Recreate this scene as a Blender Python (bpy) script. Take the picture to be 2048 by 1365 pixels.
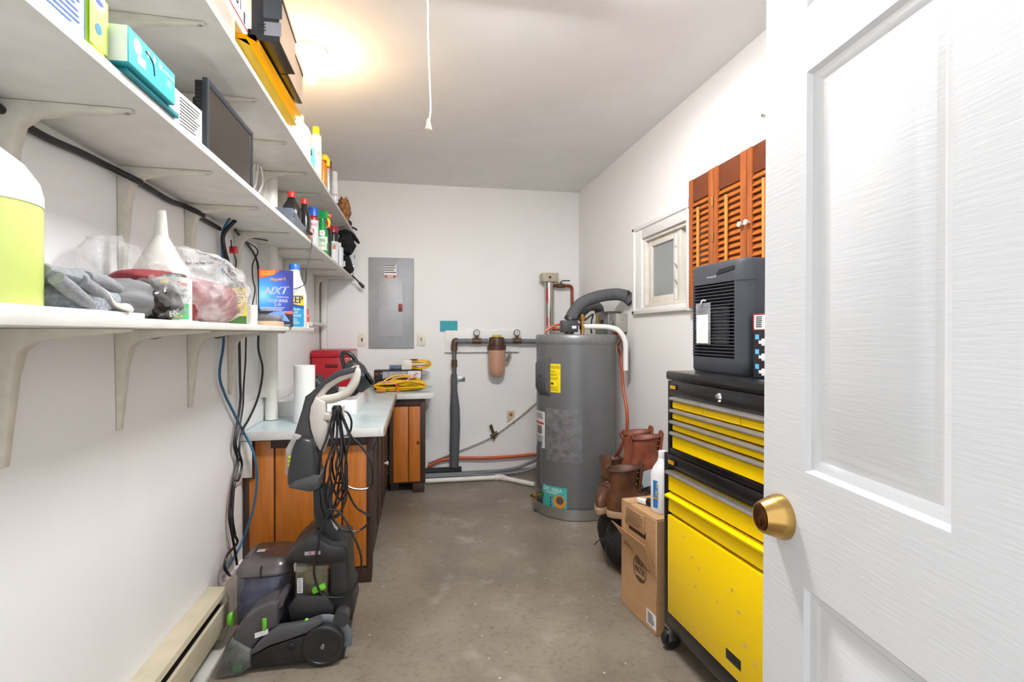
import bpy, bmesh, math, random
from mathutils import Vector, Matrix, noise
random.seed(7)
for o in list(bpy.data.objects): bpy.data.objects.remove(o)
S = bpy.context.scene
C = S.collection

# ---------------------------------------------------------------- camera, world, exposure
EYE = 1.18                                   # camera height; room axes: X right, Y depth, Z up
YAW = math.radians(10.457)
cam = bpy.data.cameras.new('camera'); camo = bpy.data.objects.new('camera', cam); C.objects.link(camo)
camo.location = (0, 0, EYE); camo.rotation_euler = (math.pi/2, 0, -YAW)
cam.sensor_width = 36; cam.lens = 18; cam.shift_y = -14.5/2048; cam.clip_start = .02
S.camera = camo
w = bpy.data.worlds.new('daylight'); S.world = w; w.use_nodes = True
w.node_tree.nodes['Background'].inputs[0].default_value = (.93, .965, 1, 1)
w.node_tree.nodes['Background'].inputs[1].default_value = 1.3     # overcast daylight through the open near end
S.view_settings.view_transform = 'Standard'; S.view_settings.look = 'None'
S.view_settings.exposure = 0.40; S.view_settings.gamma = 1; S.view_settings.use_curve_mapping = False
BULB = 125.0
TUBES = 320.0

# ---------------------------------------------------------------- helpers
sY, cY = math.sin(YAW), math.cos(YAW)
def A(x, y, ax, v):
    """world point seen at photo position x, y on the plane X, Y or Z = v (used to take measurements)"""
    a = (x-1024)/1024; r = (a*cY+sY, cY-a*sY, (668-y)/1024)
    t = (v-EYE)/r[2] if ax == 'z' else v/r['xy'.index(ax)]
    return Vector((r[0]*t, r[1]*t, EYE+r[2]*t))
def lin(c): return tuple(((v/255)/12.92 if v/255 <= .04045 else ((v/255+.055)/1.055)**2.4) for v in c)
MATS = {}
def M(name, col, rough=.5, metal=0, var=.06, scale=30, bump=0, bscale=None, stretch=(1, 1, 1), col2=None, fac=.5, trans=0, alpha=1, spec=.5, coat=0, emit=0, sss=0):
    if name in MATS: return MATS[name]
    m = bpy.data.materials.new(name); m.use_nodes = True; nt = m.node_tree; N = nt.nodes; L = nt.links
    b = N['Principled BSDF']; b.inputs['Roughness'].default_value = rough; b.inputs['Metallic'].default_value = metal
    b.inputs['Specular IOR Level'].default_value = spec; b.inputs['Coat Weight'].default_value = coat
    b.inputs['Transmission Weight'].default_value = trans; b.inputs['Alpha'].default_value = alpha
    c = lin(col); tc = N.new('ShaderNodeTexCoord'); mp = N.new('ShaderNodeMapping'); mp.inputs['Scale'].default_value = stretch
    L.new(tc.outputs['Object'], mp.inputs['Vector'])
    nz = N.new('ShaderNodeTexNoise'); nz.inputs['Scale'].default_value = scale; nz.inputs['Detail'].default_value = 6; L.new(mp.outputs[0], nz.inputs['Vector'])
    rp = N.new('ShaderNodeValToRGB'); e = rp.color_ramp.elements
    c2 = lin(col2) if col2 else tuple(v*(1-2*var) for v in c)
    e[0].color = (*c2, 1); e[1].color = (*(tuple(min(1, v*(1+var)) for v in c)), 1)
    e[0].position = max(0, fac-.22); e[1].position = min(1, fac+.22)
    L.new(nz.outputs['Fac'], rp.inputs[0]); L.new(rp.outputs[0], b.inputs['Base Color'])
    if emit:
        L.new(rp.outputs[0], b.inputs['Emission Color']); b.inputs['Emission Strength'].default_value = emit
    if bump:
        n2 = N.new('ShaderNodeTexNoise'); n2.inputs['Scale'].default_value = bscale or scale*4; n2.inputs['Detail'].default_value = 4; L.new(mp.outputs[0], n2.inputs['Vector'])
        bp = N.new('ShaderNodeBump'); bp.inputs['Strength'].default_value = bump; bp.inputs['Distance'].default_value = .004
        L.new(n2.outputs['Fac'], bp.inputs['Height']); L.new(bp.outputs[0], b.inputs['Normal'])
    MATS[name] = m; return m
def film(name, col, opac=.25, rough=.15, bump=.6, bscale=25):
    """thin clear plastic: see-through with glossy creases"""
    if name in MATS: return MATS[name]
    m = bpy.data.materials.new(name); m.use_nodes = True; nt = m.node_tree; N = nt.nodes; L = nt.links
    b = N['Principled BSDF']; b.inputs['Base Color'].default_value = (*lin(col), 1); b.inputs['Roughness'].default_value = rough
    tr = N.new('ShaderNodeBsdfTransparent'); mx = N.new('ShaderNodeMixShader')
    nz = N.new('ShaderNodeTexNoise'); nz.inputs['Scale'].default_value = bscale; nz.inputs['Detail'].default_value = 5
    tc = N.new('ShaderNodeTexCoord'); L.new(tc.outputs['Object'], nz.inputs['Vector'])
    bp = N.new('ShaderNodeBump'); bp.inputs['Strength'].default_value = bump; bp.inputs['Distance'].default_value = .02
    L.new(nz.outputs['Fac'], bp.inputs['Height']); L.new(bp.outputs[0], b.inputs['Normal'])
    mr = N.new('ShaderNodeMapRange'); mr.inputs['From Min'].default_value = .35; mr.inputs['From Max'].default_value = .65
    mr.inputs['To Min'].default_value = opac*.5; mr.inputs['To Max'].default_value = min(1, opac*1.5)
    L.new(nz.outputs['Fac'], mr.inputs['Value']); L.new(mr.outputs[0], mx.inputs[0])
    L.new(tr.outputs[0], mx.inputs[1]); L.new(b.outputs[0], mx.inputs[2]); L.new(mx.outputs[0], N['Material Output'].inputs[0])
    MATS[name] = m; return m

class MB:
    """collects shapes into one mesh"""
    def __init__(s): s.v = []; s.f = []
    def add(s, vs, fs):
        k = len(s.v); s.v += [Vector(v) for v in vs]; s.f += [tuple(i+k for i in f) for f in fs]; return s
    def bm(s, b):
        b.verts.index_update(); s.add([v.co.copy() for v in b.verts], [[v.index for v in f.verts] for f in b.faces]); b.free(); return s
    def box(s, x0, x1, y0, y1, z0, z1, bev=0, seg=2, mat=None):
        b = bmesh.new(); bmesh.ops.create_cube(b, size=1)
        for v in b.verts: v.co = Vector(((x0+x1)/2+v.co.x*(x1-x0), (y0+y1)/2+v.co.y*(y1-y0), (z0+z1)/2+v.co.z*(z1-z0)))
        if bev: bmesh.ops.bevel(b, geom=b.edges[:], offset=min(bev, .49*min(abs(x1-x0), abs(y1-y0), abs(z1-z0))), segments=seg, profile=.5, affect='EDGES')
        if mat: bmesh.ops.transform(b, matrix=mat, verts=b.verts)
        return s.bm(b)
    def prism(s, poly, axis, a0, a1, bev=0, seg=2):
        """polygon given as pairs in the two other axes, extruded along axis"""
        def P(p, a): return Vector((a, p[0], p[1])) if axis == 'x' else Vector((p[0], a, p[1])) if axis == 'y' else Vector((p[0], p[1], a))
        b = bmesh.new(); lo = [b.verts.new(P(p, a0)) for p in poly]; hi = [b.verts.new(P(p, a1)) for p in poly]; n = len(poly)
        caps = [b.faces.new(lo), b.faces.new(hi[::-1])]
        for i in range(n): b.faces.new((lo[i], hi[i], hi[(i+1) % n], lo[(i+1) % n]))
        bmesh.ops.recalc_face_normals(b, faces=b.faces[:])
        if bev:
            ed = [e for c in caps for e in c.edges]
            bmesh.ops.bevel(b, geom=list(set(ed)), offset=bev, segments=seg, profile=.5, affect='EDGES', clamp_overlap=True)
        bmesh.ops.triangulate(b, faces=[f for f in b.faces if len(f.verts) > 4])
        return s.bm(b)
    def ring(s, rings, cap0=True, cap1=True):
        n = len(rings[0]); vs = [p for r in rings for p in r]; fs = []
        for i in range(len(rings)-1):
            for j in range(n): fs.append((i*n+j, i*n+(j+1) % n, (i+1)*n+(j+1) % n, (i+1)*n+j))
        if cap0: fs.append(tuple(range(n))[::-1])
        if cap1: fs.append(tuple((len(rings)-1)*n+j for j in range(n)))
        return s.add(vs, fs)
    def lathe(s, prof, c=(0, 0, 0), n=32, axis='z', cap=True, sx=1, sy=1):
        R = []
        for r, h in prof:
            q = []
            for j in range(n):
                t = 2*math.pi*j/n; a, b2 = max(r, 1e-4)*math.cos(t)*sx, max(r, 1e-4)*math.sin(t)*sy
                q.append(Vector(c)+(Vector((a, b2, h)) if axis == 'z' else Vector((h, a, b2)) if axis == 'x' else Vector((b2, h, a))))
            R.append(q)
        return s.ring(R, cap, cap)
    def cyl(s, p0, p1, r0, r1=None, n=16):
        return s.tube([p0, p1], r0 if r1 is None else [r0, r1], n, False)
    def tube(s, pts, r, n=8, smooth=True, sub=6, flat=1):
        pts = [Vector(p) for p in pts]; m = len(pts)
        rr = r if isinstance(r, (list, tuple)) else [r]*m
        if smooth and m > 2:
            q, qr = [], []
            for i in range(m-1):
                p0, p1, p2, p3 = pts[max(0, i-1)], pts[i], pts[i+1], pts[min(m-1, i+2)]
                for k in range(sub):
                    t = k/sub
                    q.append(.5*((2*p1)+(p2-p0)*t+(2*p0-5*p1+4*p2-p3)*t*t+(3*p1-p0-3*p2+p3)*t**3)); qr.append(rr[i]*(1-t)+rr[i+1]*t)
            q.append(pts[-1]); qr.append(rr[-1]); pts, rr = q, qr
        R = []; up = None
        for i, p in enumerate(pts):
            d = (pts[min(i+1, len(pts)-1)]-pts[max(i-1, 0)])
            if d.length < 1e-9: d = Vector((0, 0, 1))
            d.normalize()
            if up is None: up = Vector((0, 0, 1)) if abs(d.z) < .9 else Vector((0, 1, 0))
            u = d.cross(up)
            if u.length < 1e-6: u = d.orthogonal()
            u.normalize(); v = u.cross(d).normalized(); up = v
            R.append([p+rr[i]*(math.cos(2*math.pi*j/n)*u+flat*math.sin(2*math.pi*j/n)*v) for j in range(n)])
        return s.ring(R)
    def ball(s, c, r, sub=3, amp=0, freq=3, zmin=None, seed=0):
        b = bmesh.new(); bmesh.ops.create_icosphere(b, subdivisions=sub, radius=1)
        r = Vector(r if isinstance(r, (tuple, list)) else (r, r, r)); c = Vector(c)
        for v in b.verts:
            k = 1
            if amp:
                k += amp*noise.noise(v.co*freq+Vector((seed, 0, 0)))+.5*amp*noise.noise(v.co*freq*2.6+Vector((seed+9, 0, 0)))+.35*amp*noise.noise(v.co*freq*6+Vector((seed+3, 0, 0)))
            v.co = c+Vector((v.co.x*r.x, v.co.y*r.y, v.co.z*r.z))*k
            if zmin is not None and v.co.z < zmin: v.co.z = zmin
        return s.bm(b)
    def xf(s, m): s.v = [m @ v for v in s.v]; return s

def root_of(o):
    while o.parent: o = o.parent
    return o
def rmat(o):
    r = root_of(o); return Matrix.Translation(r.location) @ r.rotation_euler.to_matrix().to_4x4()
def _mesh(name, mb, mat, ang=38):
    me = bpy.data.meshes.new(name); me.from_pydata([tuple(v) for v in mb.v], [], mb.f); me.validate()
    b = bmesh.new(); b.from_mesh(me); bmesh.ops.recalc_face_normals(b, faces=b.faces[:]); b.to_mesh(me); b.free()
    me.materials.append(mat); me.shade_smooth(); me.set_sharp_from_angle(angle=math.radians(ang)); return me
def tag(o, label, cat, group=None, kind=None):
    if kind: o['kind'] = kind
    if label: o['label'] = label
    if cat: o['category'] = cat
    if group: o['group'] = group
    return o
def thing(name, label, cat, loc=(0, 0, 0), rotz=0, group=None, kind=None):
    o = bpy.data.objects.new(name, None); C.objects.link(o); o.empty_display_size = .05
    o.location = loc; o.rotation_euler = (0, 0, math.radians(rotz)); return tag(o, label, cat, group, kind)
def part(name, mb, mat, parent, world=False, label=None, ang=38):
    """part of a thing; shapes in the thing's own axes, or in world axes"""
    if world: mb.xf(rmat(parent).inverted())
    o = bpy.data.objects.new(name, _mesh(name, mb, mat, ang)); C.objects.link(o); o.parent = parent
    if label: o['label'] = label
    return o
def again(name, me, parent, loc=(0, 0, 0), rot=(0, 0, 0), scale=(1, 1, 1)):
    o = bpy.data.objects.new(name, me); C.objects.link(o); o.parent = parent; o.location = loc; o.rotation_euler = rot; o.scale = scale; return o
def solo(name, mb, mat, label=None, cat=None, group=None, kind=None, ang=38):
    """a thing that is one mesh; its origin sits at the middle of its base"""
    lo = Vector((min(v.x for v in mb.v), min(v.y for v in mb.v), min(v.z for v in mb.v))); hi = Vector((max(v.x for v in mb.v), max(v.y for v in mb.v), 0))
    o0 = Vector(((lo.x+hi.x)/2, (lo.y+hi.y)/2, lo.z)); mb.xf(Matrix.Translation(-o0))
    o = bpy.data.objects.new(name, _mesh(name, mb, mat, ang)); C.objects.link(o); o.location = o0; return tag(o, label, cat, group, kind)
def glyphs(s, h, w=None, shear=0):
    cu = bpy.data.curves.new('t', 'FONT'); cu.body = s; cu.align_x = 'CENTER'; cu.align_y = 'CENTER'; cu.size = 1; cu.resolution_u = 2; cu.shear = shear
    o = bpy.data.objects.new('t', cu); C.objects.link(o); me = bpy.data.meshes.new_from_object(o.evaluated_get(bpy.context.evaluated_depsgraph_get()))
    vs = [v.co.copy() for v in me.vertices]; fs = [tuple(p.vertices) for p in me.polygons]
    bpy.data.objects.remove(o); bpy.data.curves.remove(cu); bpy.data.meshes.remove(me)
    if not vs: return [], []
    x0, x1 = min(v.x for v in vs), max(v.x for v in vs); y0, y1 = min(v.y for v in vs), max(v.y for v in vs)
    ky = h/max(1e-6, y1-y0); kx = w/max(1e-6, x1-x0) if w else ky
    return [Vector(((v.x-(x0+x1)/2)*kx, (v.y-(y0+y1)/2)*ky, 0)) for v in vs], fs
def text(s, h, w, o, right, up, mat, parent, world=False, name='lettering', shear=0, bold=0):
    vs, fs = glyphs(s, h, w, shear); right, up, o = Vector(right).normalized(), Vector(up).normalized(), Vector(o); n = right.cross(up)
    mb = MB()
    for k in ([0] if not bold else [-bold, 0, bold]): mb.add([o+right*(v.x+k)+up*v.y+n*.0006 for v in vs], fs)
    return part(name, mb, mat, parent, world)
def quad(o, right, up, wd, ht, n=.0004):
    o, right, up = Vector(o), Vector(right).normalized(), Vector(up).normalized(); k = right.cross(up)*n
    return [o-right*wd/2-up*ht/2+k, o+right*wd/2-up*ht/2+k, o+right*wd/2+up*ht/2+k, o-right*wd/2+up*ht/2+k]
def patch(name, o, right, up, wd, ht, mat, parent, world=False, n=.0004, label=None):
    return part(name, MB().add(quad(o, right, up, wd, ht, n), [(0, 1, 2, 3)]), mat, parent, world, label)
def lines(o, right, up, wd, ht, k, mat, parent, world=False, fill=.45, name='small_print', ragged=.3):
    mb = MB(); o, right, up = Vector(o), Vector(right).normalized(), Vector(up).normalized()
    for i in range(k):
        y = ht/2-(i+.5)*ht/k; ww = wd*(1-ragged*random.random())
        mb.add(quad(o+up*y-right*(wd-ww)/2, right, up, ww, ht/k*fill, .0007), [(0, 1, 2, 3)])
    return part(name, mb, mat, parent, world)
def bend(mb, c, R, phi):
    """wrap flat x-y shapes round an upright cylinder, centred on angle phi (degrees)"""
    p = math.radians(phi); c = Vector(c)
    mb.v = [c+Vector(((R+v.z)*math.cos(p+v.x/R), (R+v.z)*math.sin(p+v.x/R), v.y)) for v in mb.v]; return mb
def cpatch(name, c, R, phi, wd, z0, z1, mat, parent, world=False, eps=.0006, label=None):
    mb = MB(); n = 10
    for i in range(n):
        a, b = -wd/2+wd*i/n, -wd/2+wd*(i+1)/n
        mb.add([(a, z0, eps), (b, z0, eps), (b, z1, eps), (a, z1, eps)], [(0, 1, 2, 3)])
    return part(name, bend(mb, c, R, phi), mat, parent, world, label)
def ctext(s, h, w, c, R, phi, z, mat, parent, world=False, dx=0, name='lettering', eps=.0013):
    vs, fs = glyphs(s, h, w); mb = MB().add([(v.x+dx, v.y+z, eps) for v in vs], fs); return part(name, bend(mb, c, R, phi), mat, parent, world)

# colours used in many places
WHITE = M('white_paint', (236, 235, 232), .45, var=.02, scale=8, bump=.05)
BLACK = M('black_plastic', (28, 28, 30), .42, var=.15, scale=40)
DARK = M('dark_grey_plastic', (52, 53, 56), .45, var=.08, scale=30)
CHROME = M('chrome', (205, 205, 205), .18, 1, var=.03)
STEEL = M('steel', (170, 170, 168), .3, 1, var=.06)
BRASS = M('brass', (196, 158, 92), .25, 1, var=.05)
COPPER = M('copper', (150, 84, 60), .35, 1, var=.15, scale=60)
INK = M('black_ink', (35, 33, 32), .6)
WINK = M('white_ink', (240, 240, 240), .6)
YEL = M('yellow_gloss', (247, 208, 0), .3, var=.02, scale=5)
YINK = M('yellow_ink', (245, 215, 40), .6)
RINK = M('red_ink', (205, 40, 40), .6)
BINK = M('blue_ink', (35, 75, 165), .6)
PVC = M('white_pvc', (232, 229, 220), .4, var=.05, scale=12)
X_, Y_, Z_ = Vector((1, 0, 0)), Vector((0, 1, 0)), Vector((0, 0, 1))
WL, WR, WB, CZ = -.78, 1.42, 4.40, 2.443

# ---------------------------------------------------------------- room shell
def wallpaint():
    m = M('wall_paint', (240, 239, 238), .6, var=.012, scale=2.5, bump=.06, bscale=60)
    nt = m.node_tree; N = nt.nodes; L = nt.links; b = N['Principled BSDF']; src = b.inputs['Base Color'].links[0].from_socket
    tc = N.new('ShaderNodeTexCoord'); vz = N.new('ShaderNodeTexVoronoi'); vz.inputs['Scale'].default_value = 6; L.new(tc.outputs['Object'], vz.inputs['Vector'])
    lt = N.new('ShaderNodeMath'); lt.operation = 'LESS_THAN'; lt.inputs[1].default_value = .022; L.new(vz.outputs['Distance'], lt.inputs[0])
    n2 = N.new('ShaderNodeTexNoise'); n2.inputs['Scale'].default_value = 4; gt = N.new('ShaderNodeMath'); gt.operation = 'GREATER_THAN'; gt.inputs[1].default_value = .56
    L.new(tc.outputs['Object'], n2.inputs['Vector']); L.new(n2.outputs['Fac'], gt.inputs[0])
    mu = N.new('ShaderNodeMath'); mu.operation = 'MULTIPLY'; L.new(lt.outputs[0], mu.inputs[0]); L.new(gt.outputs[0], mu.inputs[1])
    m2 = N.new('ShaderNodeMath'); m2.operation = 'MULTIPLY'; m2.inputs[1].default_value = .35; L.new(mu.outputs[0], m2.inputs[0])
    mx = N.new('ShaderNodeMixRGB'); mx.inputs[2].default_value = (.3, .28, .26, 1); L.new(m2.outputs[0], mx.inputs[0]); L.new(src, mx.inputs[1]); L.new(mx.outputs[0], b.inputs['Base Color'])
    return m
WALL = wallpaint()
def concrete():
    m = M('concrete', (142, 132, 118), .42, var=.1, scale=2.2, col2=(104, 94, 81), bump=.1, bscale=45, spec=.5)
    nt = m.node_tree; N = nt.nodes; L = nt.links; b = N['Principled BSDF']; src = b.inputs['Base Color'].links[0].from_socket
    tc = N.new('ShaderNodeTexCoord')
    def layer(src, scale, lo, hi, col, fac, vor=False):
        t = N.new('ShaderNodeTexVoronoi' if vor else 'ShaderNodeTexNoise'); t.inputs['Scale'].default_value = scale; L.new(tc.outputs['Object'], t.inputs['Vector'])
        if not vor: t.inputs['Detail'].default_value = 8
        mr = N.new('ShaderNodeMapRange'); mr.inputs['From Min'].default_value = lo; mr.inputs['From Max'].default_value = hi; mr.inputs['To Max'].default_value = fac
        L.new(t.outputs['Distance' if vor else 'Fac'], mr.inputs['Value'])
        mx = N.new('ShaderNodeMixRGB'); mx.inputs[2].default_value = (*lin(col), 1); L.new(mr.outputs[0], mx.inputs[0]); L.new(src, mx.inputs[1]); return mx.outputs[0]
    src = layer(src, 55, .5, .75, (96, 84, 70), .55)
    src = layer(src, 7, .58, .74, (165, 158, 147), .6)
    src = layer(src, 11, .055, .03, (214, 208, 198), .9, True)
    src = layer(src, 4.3, .05, .02, (78, 66, 54), .6, True)
    L.new(src, b.inputs['Base Color']); return m
solo('floor', MB().box(-.95, 1.6, -1.5, 4.5, -.1, 0), concrete(), kind='structure')
solo('ceiling', MB().box(-.88, 1.54, -.15, 4.5, CZ, CZ+.1), M('ceiling_paint', (243, 242, 240), .75, var=.02, scale=3, bump=.08, bscale=25), kind='structure')
solo('wall_left', MB().box(-.88, WL, -.15, 4.5, 0, CZ), WALL, kind='structure')
solo('wall_back', MB().box(WL, WR, WB, 4.5, 0, CZ), WALL, kind='structure')
wy0, wy1, wz0, wz1 = 2.16, 3.06, 1.345, 1.785
solo('wall_right', MB().box(WR, 1.54, -.15, 4.5, 0, wz0).box(WR, 1.54, -.15, 4.5, wz1, CZ).box(WR, 1.54, -.15, wy0, wz0, wz1).box(WR, 1.54, wy1, 4.5, wz0, wz1), WALL, kind='structure')
solo('baseboard_left', MB().prism([(WL, 0), (WL+.014, 0), (WL+.014, .13), (WL+.009, .16), (WL, .165)], 'y', 2.12, 2.49), WHITE, kind='structure')
solo('trim_1', MB().box(WL, WL+.082, .3, 2.2, 0, .022, .003), M('worn_white_paint', (222, 218, 210), .6, var=.1, scale=9, col2=(170, 158, 142), fac=.38), kind='structure', label='worn white floor strip under the heater')

# unseen strip light above the frame, inferred from shadows and its pull cord
nl = thing('strip_light', 'white ceiling strip light with bare tubes and pull cord', 'lamp', (.32, 1.60, CZ))
part('channel', MB().prism([(-.06, 0), (.06, 0), (.06, -.04), (-.06, -.04)], 'x', -.29, .31, .002), WHITE, nl)
part('reflector', MB().prism([(-.06, -.036), (-.06, -.040), (-.088, -.0655), (-.09, -.064)], 'x', -.29, .31).prism([(.06, -.036), (.06, -.040), (.088, -.0655), (.09, -.064)], 'x', -.29, .31), WHITE, nl)
gm = bpy.data.materials.new('tube_glow'); gm.use_nodes = True; g_ = gm.node_tree.nodes['Principled BSDF']
g_.inputs['Base Color'].default_value = (.9, .9, .9, 1); g_.inputs['Emission Color'].default_value = (.97, .98, 1, 1); g_.inputs['Emission Strength'].default_value = TUBES
for y in (-.04, .035):
    part('lamp_tube', MB().cyl((-.25, y, -.066), (.27, y, -.066), .013, n=20), gm, nl)
    for x0, x1 in ((-.27, -.25), (.27, .29)): part('lamp_socket', MB().box(x0, x1, y-.012, y+.012, -.085, -.039, .002), WHITE, nl)
pc = thing('pull_cord', 'thin white pull cord with bell knob hanging from the ceiling', 'cord', (.033, 1.60, 1.814))
part('cord', MB().tube([(-.003, 0, .585), (-.002, 0, .3), (.003, 0, .15), (.006, 0, .06), (.001, 0, .02)], .0028, 6), WHITE, pc)
part('knob', MB().lathe([(.003, .03), (.005, .026), (.0075, .01), (.0105, .0), (.0105, -.004), (.008, -.006), (.006, -.002)], n=20), M('ivory_plastic', (238, 228, 208), .4), pc)

# door: six panel leaf, hinged beside the camera, swung open
DR = thing('door_1', 'white six panel door standing open with brass lock', 'door', (.567, .76, .012), -96.34, kind='structure')
DR.rotation_euler.y = 0
def door():
    mb = MB(); T = .035; W_, H_ = .74, 2.02
    us = [0, .105, .335, .405, .635, W_]; vs = [0, .21, .80, .967, 1.549, 1.643, 1.91, H_]
    lean = lambda u, d, v: (u, d+(1.17-v)*.0062*-1, v)
    for i in range(5):
        for j in range(7):
            u0, u1, v0, v1 = us[i], us[i+1], vs[j], vs[j+1]
            if i in (1, 3) and j in (1, 3, 5):
                rr = [(0, 0), (.006, .006), (.013, .0075), (.02, .0115), (.03, .0115), (.05, .003)]
                rings = [[lean(u0+a, d, v0+a), lean(u1-a, d, v0+a), lean(u1-a, d, v1-a), lean(u0+a, d, v1-a)] for a, d in rr]
                mb.ring(rings, False, True)
            else: mb.add([lean(u0, 0, v0), lean(u1, 0, v0), lean(u1, 0, v1), lean(u0, 0, v1)], [(0, 1, 2, 3)])
    a = [lean(0, 0, 0), lean(W_, 0, 0), lean(W_, 0, H_), lean(0, 0, H_)]; b = [lean(0, T, 0), lean(W_, T, 0), lean(W_, T, H_), lean(0, T, H_)]
    mb.add(a+b, [(0, 1, 5, 4), (1, 2, 6, 5), (2, 3, 7, 6), (3, 0, 4, 7), (4, 5, 6, 7)])
    m = M('door_paint', (222, 223, 225), .38, var=.012, scale=5, bump=.09, bscale=70, stretch=(.25, 1, 3))
    part('door_leaf', mb, m, DR, ang=25)
    k = part('deadbolt', MB().lathe([(.034, 0), (.0345, -.006), (.031, -.016), (.0235, -.034), (.022, -.036), (.019, -.0345)], (.052, -.002, .883), 40, 'y'), BRASS, DR)
    part('keyway', MB().lathe([(.0187, -.0345), (.0187, -.037), (.017, -.0375)], (.052, -.002, .883), 32, 'y').lathe([(.007, -.0375), (.0075, -.040), (.005, -.0405)], (.052, -.002, .876), 20, 'y').box(.0512, .0528, -.0435, -.041, .871, .881), M('worn_bronze', (120, 82, 48), .35, 1, var=.2, scale=80), k)
door()

# window with hung sashes on the right wall
WN = thing('window_1', 'white framed window half hidden by wooden shutters', 'window', (WR, (wy0+wy1)/2, wz0), kind='structure')
yc = (wy0+wy1)/2
def wbox(y0, y1, z0, z1, x0, x1, bev=.003): return MB().box(x0, x1, y0, y1, z0, z1, bev).xf(Matrix.Translation((0, -yc, -wz0)).copy()) .xf(Matrix.Translation((0, 0, 0)))
OW = M('old_white_paint', (226, 221, 210), .5, var=.05, scale=20, bump=.08)
def cas(y0, y1, z0, z1):
    return wbox(y0, y1, z0, z1, -.016, 0).add([], [])
for nm, a in (('casing', (wy1+.0, wy1+.13, wz0-.03, wz1+.08)), ('casing', (wy0-.13, wy0, wz0-.03, wz1+.08)), ('casing', (wy0, wy1, wz1, wz1+.08)), ('casing', (wy0, wy1, wz0-.03, wz0))):
    part(nm, wbox(*a, -.016, 0, .004), WHITE, WN)
for nm, a in (('casing_moulding', (wy1+.095, wy1+.13, wz0-.04, wz1+.085)), ('casing_moulding', (wy0-.13, wy1+.13, wz1+.06, wz1+.085)), ('casing_moulding', (wy0-.13, wy1+.13, wz0-.04, wz0-.012))):
    part(nm, wbox(*a, -.026, 0, .006), WHITE, WN)
for nm, a in (('jamb', (wy1-.02, wy1, wz0, wz1)), ('jamb', (wy0, wy0+.02, wz0, wz1)), ('jamb', (wy0+.02, wy1-.02, wz1-.02, wz1)), ('jamb', (wy0+.02, wy1-.02, wz0, wz0+.02))):
    part(nm, wbox(*a, 0, .11), OW, WN)
PANE = M('frosted_pane', (150, 155, 158), .22, var=.05, scale=3, spec=.6)
for k, (y0, y1, x0) in enumerate(((2.66, 3.03, .02), (2.19, 2.62, .05))):
    sa = part('sash', MB().box(0, .03, -(y1-y0)/2, -(y1-y0)/2+.055, .02, .42, .003).box(0, .03, (y1-y0)/2-.04, (y1-y0)/2, .02, .42, .003).box(0, .03, -(y1-y0)/2+.055, (y1-y0)/2-.04, .02, .065, .003).box(0, .03, -(y1-y0)/2+.055, (y1-y0)/2-.04, .38, .42, .003).xf(Matrix.Translation((x0, (y0+y1)/2-yc, 0))), OW, WN)
    part('pane', MB().box(x0+.012, x0+.018, y0+.05-yc, y1-.035-yc, .06, .385), PANE, sa)
    if k == 0:
        part('latch_plate', MB().box(x0-.004, x0, y0+.006-yc, y0+.036-yc, .33, .40, .001).box(x0-.003, x0, y0+.012-yc, y0+.034-yc, .05, .32, .001).box(x0-.004, x0, y0+.006-yc, y0+.036-yc, .03, .09, .001), WHITE, sa)
        for z in (.13, .22):
            part('latch_hook', MB().tube([(x0-.004, y0+.02-yc, z), (x0-.018, y0+.006-yc, z+.012), (x0-.02, y0-.012-yc, z), (x0-.012, y0-.008-yc, z-.014)], .0025, 6), STEEL, sa)
part('centre_post', wbox(2.62, 2.66, wz0+.02, wz1-.02, .015, .09), OW, WN)
# two shallow joint lines where ceiling boards meet
for k, (y0) in enumerate((3.3,)):
    solo('trim_2', MB().box(-.3, 1.42, y0, y0+.03, CZ-.0004, CZ), M('ceiling_tape', (244, 242, 240), .75, var=.02), kind='structure', label='faint taped joint across the ceiling')

# ---------------------------------------------------------------- wall shelves on the left
SHW = M('shelf_white', (226, 223, 216), .5, var=.04, scale=14, bump=.05)
BRK = M('bracket_cream', (214, 208, 194), .45, var=.06, scale=30)
def bracket_mesh(ln, dn):
    mb = MB().prism([(0, 0), (ln, 0), (ln, -.007), (ln*.55, -.016), (.06, -.026), (.036, -.045), (.026, -.09), (.01, -dn), (0, -dn)], 'y', -.017, .017, .004)
    for v in mb.v: v.y *= 1-.55*max(v.x/ln, -v.z/dn)
    return _mesh('bracket', mb, BRK)
screw_me = _mesh('screw', MB().lathe([(.006, 0), (.006, -.002), (.003, -.004)], n=12), STEEL)
def shelf(label, zu, xf_, y0, y1, ys, ln, dn):
    s = thing('wall_shelf', label, 'shelf', (WL, (y0+y1)/2, zu))
    part('board', MB().box(.001, xf_-WL, y0-(y0+y1)/2, y1-(y0+y1)/2, 0, .0185, .0015), SHW, s)
    me = bracket_mesh(ln, dn)
    for y in ys:
        b = again('bracket', me, s, (.0005, y-(y0+y1)/2, -.0005)); again('screw', screw_me, b, (ln-.012, 0, -.0065))
    return s
shelf('topmost long white wall shelf with boxes and spray cans', 1.99, -.505, .25, 4.395, (.62, 1.04, 1.455, 1.90, 2.30, 2.73, 3.12, 3.52, 3.97), .235, .26)
shelf('middle long white wall shelf carrying the computer monitor', 1.6245, -.514, .25, 4.395, (.72, 1.135, 1.53, 1.93, 2.40, 2.84, 3.23, 3.72, 4.165), .225, .34)
shelf('lowest white wall shelf at eye level with bags and wax box', 1.191, -.515, .25, 2.73, (.73, 1.135, 1.52, 1.95, 2.33), .225, .265)
ZT, ZM, ZL = 2.0085, 1.643, 1.2095

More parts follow.
